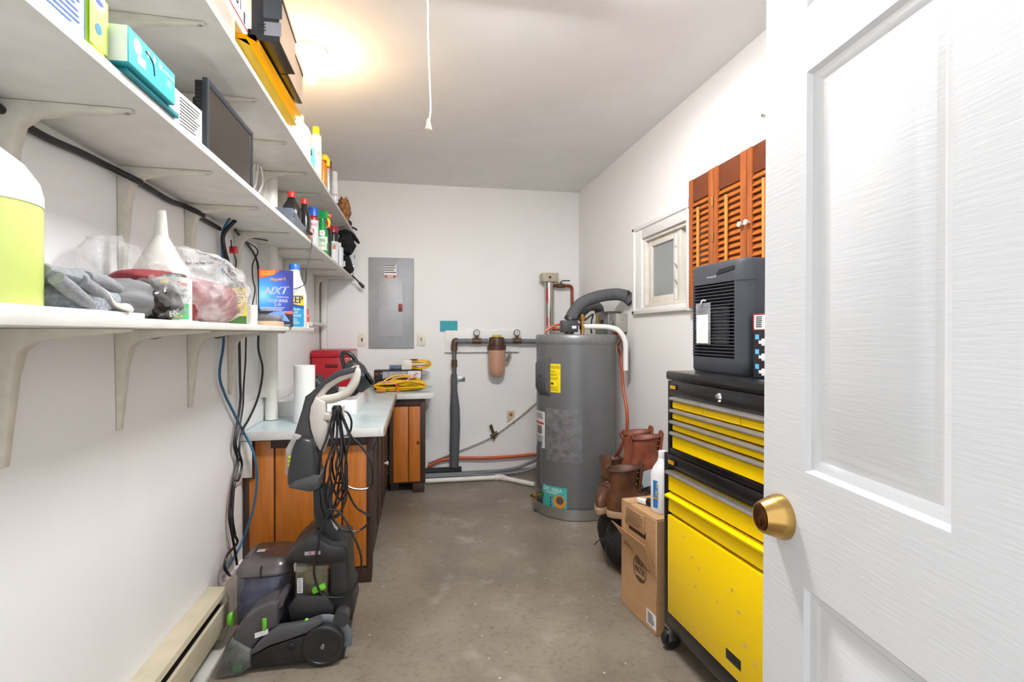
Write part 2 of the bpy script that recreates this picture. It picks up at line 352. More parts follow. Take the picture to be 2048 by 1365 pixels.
# vertical plastic pipes by the left wall
pp = thing('drain_pipe', 'white vertical plastic pipe from worktop to top shelf', 'pipe', (-.735, 2.80, .742))
part('pipe', MB().cyl((0, 0, 0), (0, 0, 1.245), .03, n=24), PVC, pp)
part('mounting_board', MB().box(-.044, -.006, -.062, .02, .12, 1.245), SHW, pp)
solo('corner_conduit', MB().cyl((-.745, 4.365, .865), (-.745, 4.365, 1.622), .027, n=20), PVC, 'white pipe in the back left corner below the shelf', 'pipe')
ph = thing('pipe_stub', 'short capped white pipe lying along the wall above the red toolbox', 'pipe', (-.735, 4.06, 1.235))
part('pipe', MB().cyl((0, -.27, .015), (0, .22, .015), .014, n=16), PVC, ph)
part('cap', MB().cyl((0, .2, .015), (0, .255, .015), .02, n=16).cyl((0, .255, .015), (0, .265, .015), .014, n=16), PVC, ph)

# ---------------------------------------------------------------- heater along the left wall
TAN = M('tan_enamel', (206, 194, 168), .45, var=.05, scale=6, col2=(176, 172, 146), fac=.42)
hb = thing('baseboard_heater', 'tan metal baseboard heater along the left wall', 'heater', (WL, 1.2, .022))
y0, y1 = -.9, .91
part('back_plate', MB().box(.001, .006, y0, y1, 0, .19), TAN, hb)
part('top_cover', MB().prism([(.001, .197), (.06, .19), (.066, .176), (.068, .176), (.063, .193), (.001, .2)], 'y', y0, y1), TAN, hb)
part('front_panel', MB().prism([(.066, .055), (.070, .055), (.073, .09), (.073, .145), (.066, .15), (.063, .148), (.069, .142), (.069, .09)], 'y', y0, y1), TAN, hb)
part('fins', MB().box(.008, .06, y0+.02, y1-.02, .05, .14), M('dark_fins', (26, 24, 22), .6, var=.3, scale=90), hb)
part('end_cap', MB().prism([(.001, .0), (.06, .0), (.074, .05), (.074, .15), (.062, .196), (.001, .202)], 'y', y1-.01, y1+.004, .002), TAN, hb)

# ---------------------------------------------------------------- worktop and base cabinets
def wood(name, col, col2):
    return M(name, col, .38, var=.05, scale=14, col2=col2, fac=.5, stretch=(5, 5, .35), bump=.05, coat=.15)
PLY = wood('orange_plywood', (192, 114, 34), (170, 94, 24))
DKW = M('dark_brown_stain', (62, 40, 29), .5, var=.2, scale=12, stretch=(3, 3, .4))
GAP = M('groove_brown', (70, 38, 18), .7)
CT = M('blue_marbled_laminate', (208, 220, 222), .28, var=.02, scale=6, col2=(176, 200, 206), fac=.45)
cab = thing('base_cabinet', 'long base cabinet with orange plank end under the worktop', 'cabinet', (-.49, 3.18, 0))
part('body', MB().box(-.27, .25, -.65, .66, .075, .695), DKW, cab)
part('plinth', MB().box(.17, .275, -.668, -.60, 0, .075, .003).box(-.28, -.2, -.66, .6, 0, .075).box(.17, .235, -.6, .62, .0, .075), DKW, cab)
yb = 2.505
g1 = A(549, 900, 'y', yb).x; g2 = A(684, 900, 'y', yb).x
zb = .082
for x0, x1 in ((-.755, g1-.004), (g1+.004, g2-.004), (g2+.004, -.235)):
    part('plank', MB().box(x0, x1, yb, yb+.02, zb, .655 if x0 > -.7 else .69, .002), PLY, cab, True)
part('groove_backing', MB().box(-.757, -.235, yb+.008, yb+.022, zb, .655), GAP, cab, True)
part('top_rail', MB().box(-.66, -.225, yb-.004, yb+.02, .655, .698, .002), DKW, cab, True)
part('end_post', MB().box(-.236, -.21, yb-.006, yb+.03, .07, .698, .002), DKW, cab, True)
part('wall_post', MB().box(-.776, -.752, yb-.004, yb+.03, .06, .55, .002).box(-.752, -.728, yb-.008, yb+.004, .52, .698), DKW, cab, True)
for k, (a, b) in enumerate(((2.54, 2.84), (2.86, 3.16), (3.18, 3.48), (3.50, 3.80))):
    d = part('door', MB().box(-.238, -.216, a, b, .085, .66, .004), DKW, cab, True)
    part('door_panel', MB().box(-.217, -.211, a+.04, b-.04, .13, .61, .003), DKW, d, True)
    part('hinge', MB().cyl((-.213, a+.004, .50), (-.213, a+.004, .56), .005, n=8).cyl((-.213, a+.004, .17), (-.213, a+.004, .23), .005, n=8), M('old_brass', (110, 84, 46), .4, 1), d, True)
    if k == 2: part('knob', MB().lathe([(.006, 0), (.006, .012), (.014, .018), (.014, .024), (.006, .028)], (-.2155, b-.025, .33), 16, 'x'), PVC, d, True)
solo('torn_wall_flap', MB().box(-.778, -.77, 2.40, 2.47, .52, .70, .002).box(-.778, -.73, 2.466, 2.472, .535, .698, .001), M('flap_paint', (226, 221, 214), .6), 'loose white board flap at the worktop near corner', 'board')

cb = thing('base_cabinet', 'small base cabinet with orange plank door against back wall', 'cabinet', (-.07, 4.12, 0))
fy = 3.865; xa, xb = -.205, .058
part('body', MB().box(xa, xb, fy+.012, 4.385, .07, .695), DKW, cb, True)
part('foot', MB().box(-.035, .05, fy+.002, fy+.08, 0, .07, .003).box(-.035, .05, 4.28, 4.36, 0, .07, .003).box(-.2, -.14, 3.95, 4.36, 0, .07), DKW, cb, True)
part('stile', MB().box(.02, xb, fy, fy+.016, .07, .698, .002), DKW, cb, True)
part('stile', MB().box(xa, xa+.03, fy, fy+.016, .07, .698, .002), DKW, cb, True)
part('top_rail', MB().box(xa+.03, .02, fy, fy+.016, .64, .698, .002), DKW, cb, True)
db = part('door', MB().box(xa+.03, .02, fy+.004, fy+.014, .085, .64), GAP, cb, True)
for x0, x1 in ((xa+.03, -.068), (-.062, .02)): part('plank', MB().box(x0, x1, fy-.008, fy+.006, .085, .64, .002), PLY, db, True)
part('wood_knot', MB().lathe([(.011, 0), (.011, -.001)], (.004, fy-.008, .372), 16, 'y', sx=1.3), M('knot_brown', (88, 44, 22), .5, var=.3, scale=90), db, True)
part('hook_and_eye', MB().tube([(xb+.002, fy+.03, .63), (xb+.012, fy+.03, .645), (xb+.02, fy+.03, .63), (xb+.012, fy+.03, .615)], .0025, 6).box(xb, xb+.004, fy+.015, fy+.04, .6, .66), M('old_brass', (110, 84, 46), .4, 1), cb, True)

wt = thing('worktop', 'pale blue marbled worktop with white edge along left wall', 'worktop', (-.46, 3.4, .70))
part('slab', MB().prism([(-.777, 2.47), (-.157, 2.47), (-.157, 3.835), (.113, 3.835), (.113, 4.397), (-.777, 4.397)], 'z', .7005, .7385), CT, wt, True)
EDGE = M('edge_band', (222, 222, 219), .35, .1, var=.05, scale=20)
part('edge_band', MB().box(-.777, -.152, 2.462, 2.47, .70, .7395, .0015), EDGE, wt, True)
part('edge_band', MB().box(-.157, -.150, 2.462, 3.835, .70, .7395, .0015), M('edge_brown', (170, 150, 132), .5, var=.15, scale=40), wt, True)
part('edge_band', MB().box(-.150, .12, 3.828, 3.835, .70, .7395, .0015).box(.113, .12, 3.835, 4.39, .70, .7395), EDGE, wt, True)
solo('backsplash', MB().box(-.779, -.771, 2.47, 4.385, .7395, .865, .002), WHITE, 'white splash board on left wall along the worktop', 'splash board')
solo('backsplash', MB().box(-.77, .108, 4.388, 4.399, .7395, .862, .002), WHITE, 'white splash board on back wall behind the cords', 'splash board')

sk = thing('sink', 'white glazed sink basin standing on the worktop', 'sink', (-.53, 3.27, .739))
def basin():
    def rr(x0, x1, y0, y1, z, r=.03, n=5):
        out = []
        for cx, cy, a0 in ((x1-r, y1-r, 0), (x0+r, y1-r, 90), (x0+r, y0+r, 180), (x1-r, y0+r, 270)):
            for k in range(n+1): t = math.radians(a0+90*k/n); out.append(Vector((cx+r*math.cos(t), cy+r*math.sin(t), z)))
        return out
    X0, X1, Y0, Y1 = -.205, .205, -.375, .375
    return MB().ring([rr(X0, X1, Y0, Y1, 0), rr(X0, X1, Y0, Y1, .074), rr(X0+.004, X1-.004, Y0+.004, Y1-.004, .08), rr(X0+.03, X1-.03, Y0+.03, Y1-.03, .08), rr(X0+.038, X1-.038, Y0+.038, Y1-.038, .072), rr(X0+.05, X1-.05, Y0+.05, Y1-.05, .016)])
part('basin', basin(), M('sink_white', (232, 236, 238), .22, var=.02, scale=6, spec=.6), sk)

# ---------------------------------------------------------------- back wall equipment
GREYM = M('galvanised_grey', (168, 171, 175), .55, .2, var=.07, scale=9)
ep = thing('breaker_panel', 'grey metal electrical breaker panel on the back wall', 'electrical panel', (-.213, WB, 1.06))
part('cover', MB().box(-.184, .184, -.018, -.0005, 0, .755, .003), GREYM, ep)
d = part('door', MB().box(-.105, .092, -.0225, -.018, .095, .585, .0015), M('galvanised_door', (178, 181, 185), .52, .2, var=.06, scale=7), ep)
part('latch', MB().box(.056, .09, -.026, -.0225, .305, .37, .001), M('latch_red', (150, 52, 44), .5), d)
part('latch_slot', MB().box(.066, .08, -.0275, -.026, .315, .33), INK, d)
for z in (.125, .33, .52): part('hinge', MB().cyl((-.107, -.021, z-.012), (-.107, -.021, z+.012), .003, n=8), GREYM, d)
patch('rating_label', (-.01, -.018, .652), X_, Z_, .1, .085, WINK, ep)
lines((-.01, -.018, .66), X_, Z_, .098, .075, 4, INK, ep, fill=.4)
patch('warning_label', (-.01, -.018, .598), X_, Z_, .085, .02, M('label_red', (196, 70, 60), .6), ep, n=.0006); patch('warning_print', (-.01, -.018, .598), X_, Z_, .05, .014, M('label_cream', (226, 208, 180), .6), ep, n=.0009)
scr = _mesh('cover_screw', MB().lathe([(.004, 0), (.004, -.002), (.002, -.003)], n=10, axis='y'), STEEL)
for sx in (-.163, .165):
    for z in (.12, .38, .635): again('cover_screw', scr, ep, (sx, -.018, z))
IVP = M('ivory_plate', (232, 226, 212), .4)
def plate(label, x, z, kind):
    o = thing('switch_plate' if kind != 'outlet' else 'wall_outlet', label, 'switch' if kind != 'outlet' else 'outlet', (x, WB, z))
    part('plate', MB().box(-.035, .035, -.006, -.0005, -.057, .057, .003), IVP if kind != 'outlet' else M('old_ivory', (206, 192, 160), .45), o)
    if kind == 'switch': part('toggle', MB().box(-.005, .005, -.012, -.006, -.013, .013, .001), M('toggle_dark', (40, 32, 26), .5), o)
    elif kind == 'jack': part('jack', MB().box(-.006, .006, -.008, -.006, -.015, .015, .001).cyl((0, -.011, .006), (0, -.006, .006), .004).cyl((0, -.011, -.006), (0, -.006, -.006), .004), M('jack_tan', (150, 136, 104), .4), o)
    else:
        part('socket', MB().lathe([(.016, 0), (.016, -.003)], (0, -.006, .024), 20, 'y'), M('socket_brown', (150, 110, 70), .5), o)
        part('round_plug', MB().lathe([(.019, 0), (.019, -.02), (.015, -.026)], (0, -.006, -.026), 20, 'y'), M('clear_grey', (196, 194, 184), .25), o)
    return o
plate('ivory light switch plate left of the breaker panel', -.452, 1.132, 'switch')
plate('ivory jack plate right of the breaker panel', .031, 1.134, 'jack')
plate('tan wall outlet low on the back wall above hose', .801, .45, 'outlet')
solo('teal_card', MB().box(.188, .337, WB-.0025, WB-.0005, 1.197, 1.291), M('teal_paper', (62, 166, 180), .7, var=.06, scale=25), 'small teal card pinned on the back wall', 'card')

GP = M('grey_pipe', (112, 117, 120), .5, var=.12, scale=25); CLAY = M('corroded_brass', (104, 84, 66), .5, .5, var=.2, scale=70)
wf = thing('water_filter', 'pink canister water filter with gauges on white backing board', 'water filter', (.55, WB, 1.0))
part('backing_board', MB().box(.231, .868, 4.381, WB-.0005, 1.025, 1.207, .002), WHITE, wf, True)
part('board_edge', MB().box(.225, .872, 4.366, 4.381, 1.022, 1.034, .002), WHITE, wf, True)
yp = 4.33; zp = 1.118
part('pipe', MB().cyl((.31, yp, zp), (.59, yp, zp), .021).cyl((.73, yp, zp), (1.16, yp, zp-.006), .021), GP, wf, True)
for x in (.494, .842):
    part('tee', MB().cyl((x-.04, yp, zp), (x+.04, yp, zp), .025).cyl((x, yp, zp), (x, yp, zp+.045), .012), CLAY, wf, True)
    g = part('gauge', MB().lathe([(.027, 0), (.027, -.02), (.023, -.021), (.023, -.017)], (x, yp+.008, zp+.072), 28, 'y'), BLACK, wf, True)
    part('dial', MB().lathe([(.0225, 0), (.0225, -.001)], (x, yp-.0095, zp+.072), 24, 'y'), M('dial_white', (222, 226, 224), .3), g, True)
    part('needle', MB().box(x-.001, x+.001, yp-.012, yp-.011, zp+.058, zp+.09), INK, g, True)
part('filter_head', MB().lathe([(.075, 1.042), (.08, 1.045), (.08, 1.078), (.07, 1.082), (.068, 1.13), (.06, 1.15), (.03, 1.155)], (.662, yp-.025, 0), 28), M('brown_plastic', (88, 56, 44), .45, var=.12, scale=30), wf, True)
part('head_ribs', MB().box(.605, .612, yp-.1, yp-.085, 1.085, 1.13).box(.636, .643, yp-.103, yp-.085, 1.085, 1.13).box(.68, .687, yp-.103, yp-.085, 1.085, 1.13).box(.711, .718, yp-.1, yp-.085, 1.085, 1.13), MATS['brown_plastic'], wf, True)
part('filter_bowl', MB().lathe([(.02, .816), (.055, .826), (.068, .85), (.072, .9), (.075, 1.044)], (.662, yp-.025, 0), 28), M('pink_bowl', (196, 152, 128), .32, var=.04, scale=12), wf, True)
part('release_button', MB().lathe([(.038, 1.152), (.038, 1.166), (.026, 1.172)], (.662, yp-.025, 0), 20), M('button_yellow', (214, 200, 60), .4), wf, True)
part('bypass_lever', MB().box(-.012, .012, -.01, .01, -.045, .045, .003).xf(Matrix.Translation((.765, yp-.02, .985)) @ Matrix.Rotation(math.radians(24), 4, 'Y')), M('lever_grey', (128, 124, 112), .5), wf, True)
pv = thing('insulated_riser', 'grey foam wrapped water pipe dropping down the back wall', 'pipe', (.307, 4.34, .0))
part('elbow', MB().tube([(.33, yp, zp), (.312, yp, zp-.002), (.305, yp, zp-.03), (.305, yp, zp-.08)], .027, 12), CLAY, pv, True)
part('copper_pipe', MB().cyl((.305, yp, .83), (.305, yp, 1.06), .018), M('patina_pipe', (112, 120, 114), .5, .3, var=.2, scale=60), pv, True)
part('valve', MB().cyl((.305, yp, .9), (.305, yp, .96), .025).cyl((.305, yp-.03, .93), (.305, yp, .93), .01).ball((.305, yp-.032, .935), .012, 2), CLAY, pv, True)
part('foam_sleeve', MB().tube([(.302, yp, .84), (.304, yp, .7), (.31, yp, .55), (.312, yp, .4), (.306, yp, .2), (.304, yp, .055)], [.025, .027, .04, .042, .04, .036], 14), M('grey_foam', (92, 94, 98), .75, var=.1, scale=20, bump=.2), pv, True)
part('bracket', MB().box(.33, .40, 4.385, WB-.0005, .775, .81, .002).box(.325, .34, yp, 4.39, .785, .80), STEEL, pv, True)
solo('foam_tube', MB().tube([(.06, 4.33, .029), (.2, 4.335, .029), (.365, 4.335, .029)], .028, 14), M('black_foam', (40, 41, 43), .8, var=.15, scale=25, bump=.2), 'black foam pipe tube lying on the floor by back wall', 'pipe')
hz = [A(x, y, 'y', 4.372) for x, y in ((858, 924), (905, 905), (945, 890), (985, 871), (1022, 845), (1050, 823), (1078, 798))]
ho = thing('drain_hose', 'off white hose with inline valve sagging along the back wall', 'hose', (hz[3].x, 4.372, hz[0].z))
part('hose', MB().tube(hz, .0125, 10), PVC, ho, True)
vz_ = A(988, 870, 'y', 4.365)
part('valve', MB().cyl(vz_-Vector((.03, 0, .018)), vz_+Vector((.03, 0, .018)), .017).cyl(vz_+Vector((0, 0, .0)), vz_+Vector((-.03, -.01, .085)), .011, .014).cyl(vz_-Vector((-.005, 0, 0)), vz_-Vector((0, 0, .04)), .009), CLAY, ho, True)
solo('orange_tube', MB().tube([A(856, 934, 'y', 4.37), A(880, 922, 'y', 4.37), A(915, 917, 'y', 4.365), A(970, 917, 'y', 4.36), A(1020, 914, 'y', 4.36), A(1068, 910, 'y', 4.36), (1.2, 4.36, .12)], .0135, 10), M('orange_pex', (206, 92, 52), .4, var=.06), 'orange plastic water tube along the foot of back wall', 'tube')
GH = M('grey_tube', (118, 122, 126), .45)
solo('grey_tube', MB().tube([(.06, 4.27, .016), (.3, 4.265, .016), (.55, 4.265, .016), (.8, 4.28, .03), (.95, 4.29, .075), (1.1, 4.31, .13)], .014, 8), GH, 'upper grey tube on the floor near the orange tube', 'tube', 'grey tubes on the floor')
solo('grey_tube', MB().tube([(.06, 4.225, .014), (.35, 4.215, .014), (.6, 4.205, .014), (.82, 4.20, .02), (1.0, 4.19, .06), (1.12, 4.2, .09)], .012, 8), GH, 'lower grey tube on the floor nearest white pipe', 'tube', 'grey tubes on the floor')
wp = thing('floor_drain_pipe', 'white plastic pipe on the floor running to the water heater', 'pipe', (.45, 4.0, 0))
part('pipe', MB().cyl((.03, 4.075, .024), (.655, 4.07, .024), .018).cyl((.655, 4.07, .024), (.885, 3.83, .022), .018), PVC, wp, True)
part('elbow', MB().tube([(.61, 4.07, .024), (.655, 4.07, .024), (.69, 4.034, .024)], .024, 14), PVC, wp, True)

# stainless water sterilizer and copper pipe above the tank
uv = thing('uv_sterilizer', 'stainless steel tube water sterilizer mounted in back right corner', 'water sterilizer', (1.127, 4.33, 1.2))
part('tube', MB().cyl((1.127, 4.33, 1.16), (1.127, 4.33, 1.632), .042, n=28), M('polished_steel', (196, 192, 186), .2, 1), uv, True)
part('control_box', MB().box(1.055, 1.195, 4.26, 4.39, 1.628, 1.705, .006), M('box_beige', (186, 176, 154), .45), uv, True)
part('control_print', MB().add(quad((1.118, 4.26, 1.665), X_, Z_, .02, .02), [(0, 1, 2, 3)]), INK, uv, True)
cpatch('warning_strip', (1.127, 4.33, 0), .042, -122, .014, 1.45, 1.57, RINK, uv, True); cpatch('warning_strip', (1.127, 4.33, 0), .042, -122, .014, 1.25, 1.33, RINK, uv, True)
part('inlet_pipe', MB().cyl((1.15, 4.33, 1.22), (1.32, 4.28, 1.22), .014), COPPER, uv, True)
cp = thing('copper_pipe', 'copper water pipe with lever valve beside stainless tube', 'pipe', (1.3, 4.33, 1.2))
part('pipe', MB().tube([(1.168, 4.33, 1.60), (1.25, 4.33, 1.60), (1.315, 4.33, 1.598), (1.333, 4.33, 1.58), (1.335, 4.33, 1.5), (1.335, 4.33, 1.22)], .0135, 10), COPPER, cp, True)
part('valve_body', MB().cyl((1.2, 4.33, 1.60), (1.265, 4.33, 1.60), .02).cyl((1.235, 4.33, 1.6), (1.235, 4.33, 1.635), .008), CLAY, cp, True)
part('lever', MB().tube([(1.235, 4.325, 1.635), (1.25, 4.32, 1.643), (1.27, 4.315, 1.644), (1.31, 4.31, 1.644)], .005, 6), DARK, cp, True)

# ---------------------------------------------------------------- water heater
HX, HY_, HR = 1.066, 3.37, .269
TG = M('heater_grey', (110, 111, 112), .33, .2, var=.03, scale=4, spec=.5)
wh = thing('water_heater', 'tall grey electric water heater standing in a drain pan', 'water heater', (HX, HY_, .012))
c0 = (0, 0, 0)
part('tank', MB().lathe([(HR, .02), (HR, 1.105)], n=64), TG, wh)
part('top_cap', MB().lathe([(HR+.001, 1.10), (HR+.004, 1.104), (HR+.004, 1.152), (HR-.004, 1.163), (.05, 1.166)], n=64), M('heater_cap', (128, 129, 130), .38, .3), wh)
for ph_ in (-160, -128, -96, -64): part('cap_screw', MB().ball((math.cos(math.radians(ph_))*(HR+.004), math.sin(math.radians(ph_))*(HR+.004), 1.13), .004, 1), CHROME, wh)
def cover(z0, z1, ph0, wd, d):
    mb = MB(); rings = []
    for zz, k in ((z0, 0), (z0+.045, 1), (z1-.045, 1), (z1, 0)):
        pass
    mb.prism([(-d, z0+.05), (-d, z1-.05), (0, z1), (.05, z1), (.05, z0), (0, z0)], 'y', -wd/2, wd/2, .004)
    return mb.xf(Matrix.Rotation(math.radians(ph0+180), 4, 'Z') @ Matrix.Translation((-HR+.0, 0, 0)))
part('upper_cover', cover(.765, 1.02, -157, .115, .032), M('cover_grey', (86, 87, 89), .45), wh)
part('cover_mark', MB().box(-.0335, -.0325, -.006, .012, .885, .897).xf(Matrix.Rotation(math.radians(-157+180), 4, 'Z') @ Matrix.Translation((-HR, 0, 0))), INK, wh)
part('lower_cover', cover(.14, .45, -171, .07, .008), MATS['cover_grey'], wh)
def hphi(x):      # angle on the tank seen at photo column x
    a = (x-1024)/1024; d = Vector((a*cY+sY, cY-a*sY)).normalized(); c_ = Vector((HX, HY_)); t = d.dot(c_); pp_ = c_-d*t; q = t-math.sqrt(max(0, HR**2-pp_.length_squared)); p = d*q-c_
    return math.degrees(math.atan2(p.y, p.x)), q*(d.x*sY+d.y*cY)
def hz_(x, y): return EYE-(y-668)/1024*hphi(x)[1]-.012
def sticker(name, x0, x1, y0_, y1_, mat, eps=.0008, label=None):
    p0, p1 = hphi(x0)[0], hphi(x1)[0]; p0 -= 360*(p0 > p1); wd = math.radians(p1-p0)*HR; xm = (x0+x1)/2
    cpatch(name, c0, HR, (p0+p1)/2, wd, hz_(xm, y1_), hz_(xm, y0_), mat, wh, eps=eps, label=label); return (p0+p1)/2, wd, hz_(xm, y0_), hz_(xm, y1_)
p, wd, zt, zb_ = sticker('energy_label', 1088, 1121, 728, 785, M('label_yellow', (250, 222, 20), .5), label='yellow energy label with black print')
ctext('ENERGYGUIDE', .017, wd*.92, c0, HR, p, zt-.022, INK, wh); ctext('$424', .014, .045, c0, HR, p, zt-.072, INK, wh, dx=.018)
def cl(p, wd, z0, z1, k, mat, fill=.35, dx=0, rag=.3, nm='small_print'):
    mb = MB()
    for i in range(k):
        ww = wd*(1-rag*random.random()); y = z1-(i+.5)*(z1-z0)/k; hh = (z1-z0)/k*fill/2
        n = 4
        for j in range(n):
            a, b = dx-ww/2+ww*j/n, dx-ww/2+ww*(j+1)/n; mb.add([(a, y-hh, .002), (b, y-hh, .002), (b, y+hh, .002), (a, y+hh, .002)], [(0, 1, 2, 3)])
    part(nm, bend(mb, c0, HR, p), mat, wh)
FAINT = M('faint_ink', (150, 130, 20), .6)
cl(p, wd*.5, zt-.058, zt-.044, 2, FAINT); cl(p, wd*.85, zt-.105, zt-.085, 2, FAINT); cl(p, wd*.8, zb_+.008, zb_+.04, 4, FAINT); cl(p, .022, zb_+.05, zb_+.062, 1, INK, fill=1, dx=.008, rag=0)
p, wd, zt, zb_ = sticker('instruction_pouch', 1093, 1165, 820, 926, film('pouch_film', (150, 152, 154), .42, .12, .3), eps=.003, label='clear plastic pouch with red print')
MAR = M('maroon_ink', (104, 52, 56), .7)
for k in range(3): cl(p-2, wd*.6, zt-.10-k*.112, zt-.03-k*.112, 6, MAR, fill=.5)
p, wd, zt, zb_ = sticker('rating_sticker', 1073.6, 1090, 823, 895, M('sticker_white', (224, 224, 222), .5))
cl(p, wd*.7, zt-.05, zt-.01, 4, INK); cl(p, wd*.85, zt-.085, zt-.07, 1, RINK, fill=.9, rag=0); cl(p, wd*.6, zt-.15, zt-.095, 4, INK, fill=.6); cl(p, wd*.8, zb_+.01, zb_+.08, 7, INK)
p, wd, zt, zb_ = sticker('dry_area_sticker', 1086, 1134, 974, 1020, M('sticker_teal', (66, 176, 170), .5), label='teal sticker with orange circle')
ctext('DRY AREA', .024, wd*.78, c0, HR, p, zt-.022, WINK, wh, dx=-.012); cl(p, wd*.62, zt-.05, zt-.036, 2, WINK, dx=-.015)
def cdisc(r, dx, z, mat, nm, e=.0022, sx=1): 
    vs = [(dx, z, e)]+[(dx+sx*r*math.cos(t*math.pi/10), z+r*math.sin(t*math.pi/10), e) for t in range(20)]
    part(nm, bend(MB().add(vs, [(0, i+1, (i+1) % 20+1) for i in range(20)]), c0, HR, p), mat, wh)
cdisc(.043, .045, zb_+.055, M('sticker_orange', (222, 142, 52), .5), 'orange_circle'); cdisc(.026, .048, zb_+.064, M('sticker_dark', (86, 82, 78), .5), 'circle_picture', .0028)
cl(p, .01, zb_+.012, zb_+.075, 3, M('figure_maroon', (110, 44, 44), .6), fill=.8, dx=-.02, rag=0); cl(p, .05, zb_+.072, zb_+.08, 1, M('figure_maroon', (110, 44, 44), .6), dx=-.02, rag=0)
part('drain_tap', MB().cyl((-.255, -.09, .115), (-.315, -.13, .115), .013).cyl((-.315, -.13, .09), (-.315, -.13, .14), .014).cyl((-.315, -.13, .115), (-.345, -.15, .125), .02, .008), BRASS, wh)
pn = solo('drain_pan', MB().lathe([(.285, .0), (.297, .004), (.3, .07), (.303, .072), (.3, .073), (.293, .07), (.288, .011), (.0, .011)], (HX, HY_, 0), 64), M('pan_aluminium', (178, 178, 176), .35, .8, var=.06, scale=10), 'shallow round metal drain pan under the water heater', 'drain pan')
# plumbing above the tank
ZTOP = 1.178
mv = thing('mixing_valve', 'dark boxed mixing valve with brass fittings on the tank top', 'valve', (.98, 3.24, ZTOP))
part('body', MB().box(-.055, .055, -.03, .04, .012, .09, .008), M('valve_dark', (62, 62, 66), .5), mv)
patch('valve_label', (.025, -.03, .045), X_, Z_, .03, .018, WINK, mv)
part('valve_foot', MB().cyl((0, 0, 0), (0, 0, .02), .03), BLACK, mv)
part('brass_nipple', MB().cyl((.09, 0, 0), (.09, 0, .13), .013).cyl((.09, 0, .03), (.09, 0, .055), .02, n=6).cyl((.09, 0, .085), (.09, 0, .115), .022, n=6), BRASS, mv)
part('sensor_lead', MB().tube([(.1, -.02, .09), (.135, -.01, .115), (.165, 0, .13), (.155, 0, .09), (.15, 0, .03), (.155, 0, .004)], .006, 6), BLACK, mv)
FOAM = M('pipe_foam', (84, 84, 87), .8, var=.1, scale=18, bump=.25, bscale=50)
def foam(label, pts, r, rings_):
    o = thing('insulated_pipe', label, 'pipe', pts[0], group=None)
    part('foam_sleeve', MB().tube(pts, r, 18), FOAM, o, True)
    for a, b in rings_: part('tape_band', MB().cyl(a, b, r+.003, n=18), BLACK, o, True)
    return o
q = [A(1141, 640, 'y', 3.28), A(1148, 625, 'y', 3.29), A(1165, 606, 'y', 3.30), A(1195, 594, 'y', 3.30), A(1230, 589, 'y', 3.29), A(1252, 593, 'y', 3.26)]; q.append(Vector((1.418, 3.235, 1.395)))
foam('long grey foam covered pipe arching from tank to right wall', q, .041, [(q[0]+Vector((-.004, 0, -.008)), q[0]+Vector((.006, 0, .012))), (q[5]+Vector((-.004, 0, 0)), q[5]+Vector((.012, -.003, -.004)))])
q = [A(1157, 632, 'y', 3.42), A(1166, 622, 'y', 3.5), A(1180, 613, 'y', 3.62), A(1196, 615, 'y', 3.7), A(1199, 626, 'y', 3.74)]
foam('short grey foam covered pipe curling behind the longer one', q, .036, [(q[0]+Vector((-.006, 0, -.006)), q[0]+Vector((.006, .005, .008)))])
tp = [(1.075, 3.24, ZTOP+.05), (1.16, 3.235, ZTOP+.05), (1.25, 3.22, ZTOP+.045), (1.31, 3.20, ZTOP+.02), (1.348, 3.19, ZTOP-.05), (1.352, 3.19, ZTOP-.15), (1.352, 3.19, ZTOP-.24)]
solo('relief_pipe', MB().tube(tp, .017, 12), WHITE, 'white relief pipe bending over the tank edge', 'pipe')
solo('orange_hose', MB().tube([A(1090, 664, 'y', 3.45), A(1104, 654, 'y', 3.45), A(1122, 649, 'y', 3.45), A(1140, 651, 'y', 3.45), A(1165, 649, 'y', 3.5), A(1195, 653, 'y', 3.55), (1.34, 3.5, 1.215), (1.378, 3.3, 1.15), A(1236, 690, 'x', 1.40), A(1242, 720, 'x', 1.40), A(1246, 775, 'x', 1.40), A(1253, 820, 'x', 1.40), A(1252, 865, 'x', 1.40), A(1238, 905, 'x', 1.40), A(1226, 925, 'x', 1.40)], .0095, 8), MATS['orange_pex'], 'thin orange hose looping over the tank and down right wall', 'hose')
ds = thing('disconnect_box', 'grey electrical disconnect switch on the right wall behind the tank', 'switch box', (WR, 3.56, 1.17))
part('box', MB().box(-.10, -.0005, -.13, .13, .0, .17, .006), M('conduit_grey', (136, 136, 132), .45, .3), ds)
part('door_panel', MB().box(-.106, -.1, -.12, .0, .01, .16, .003), M('conduit_grey2', (118, 122, 126), .4, .3), ds)
part('lever', MB().box(-.118, -.106, -.04, -.02, .06, .11, .003), DARK, ds)
patch('warning_label', (-.101, .07, .09), -Y_, Z_, .06, .12, M('label_ochre', (190, 158, 50), .6), ds)
part('side_box', MB().box(-.085, -.0005, -.25, -.15, .02, .15, .008), M('box_grey_light', (166, 164, 156), .45, .2), ds)
part('side_knob', MB().cyl((-.085, -.2, .09), (-.1, -.2, .09), .014), STEEL, ds)

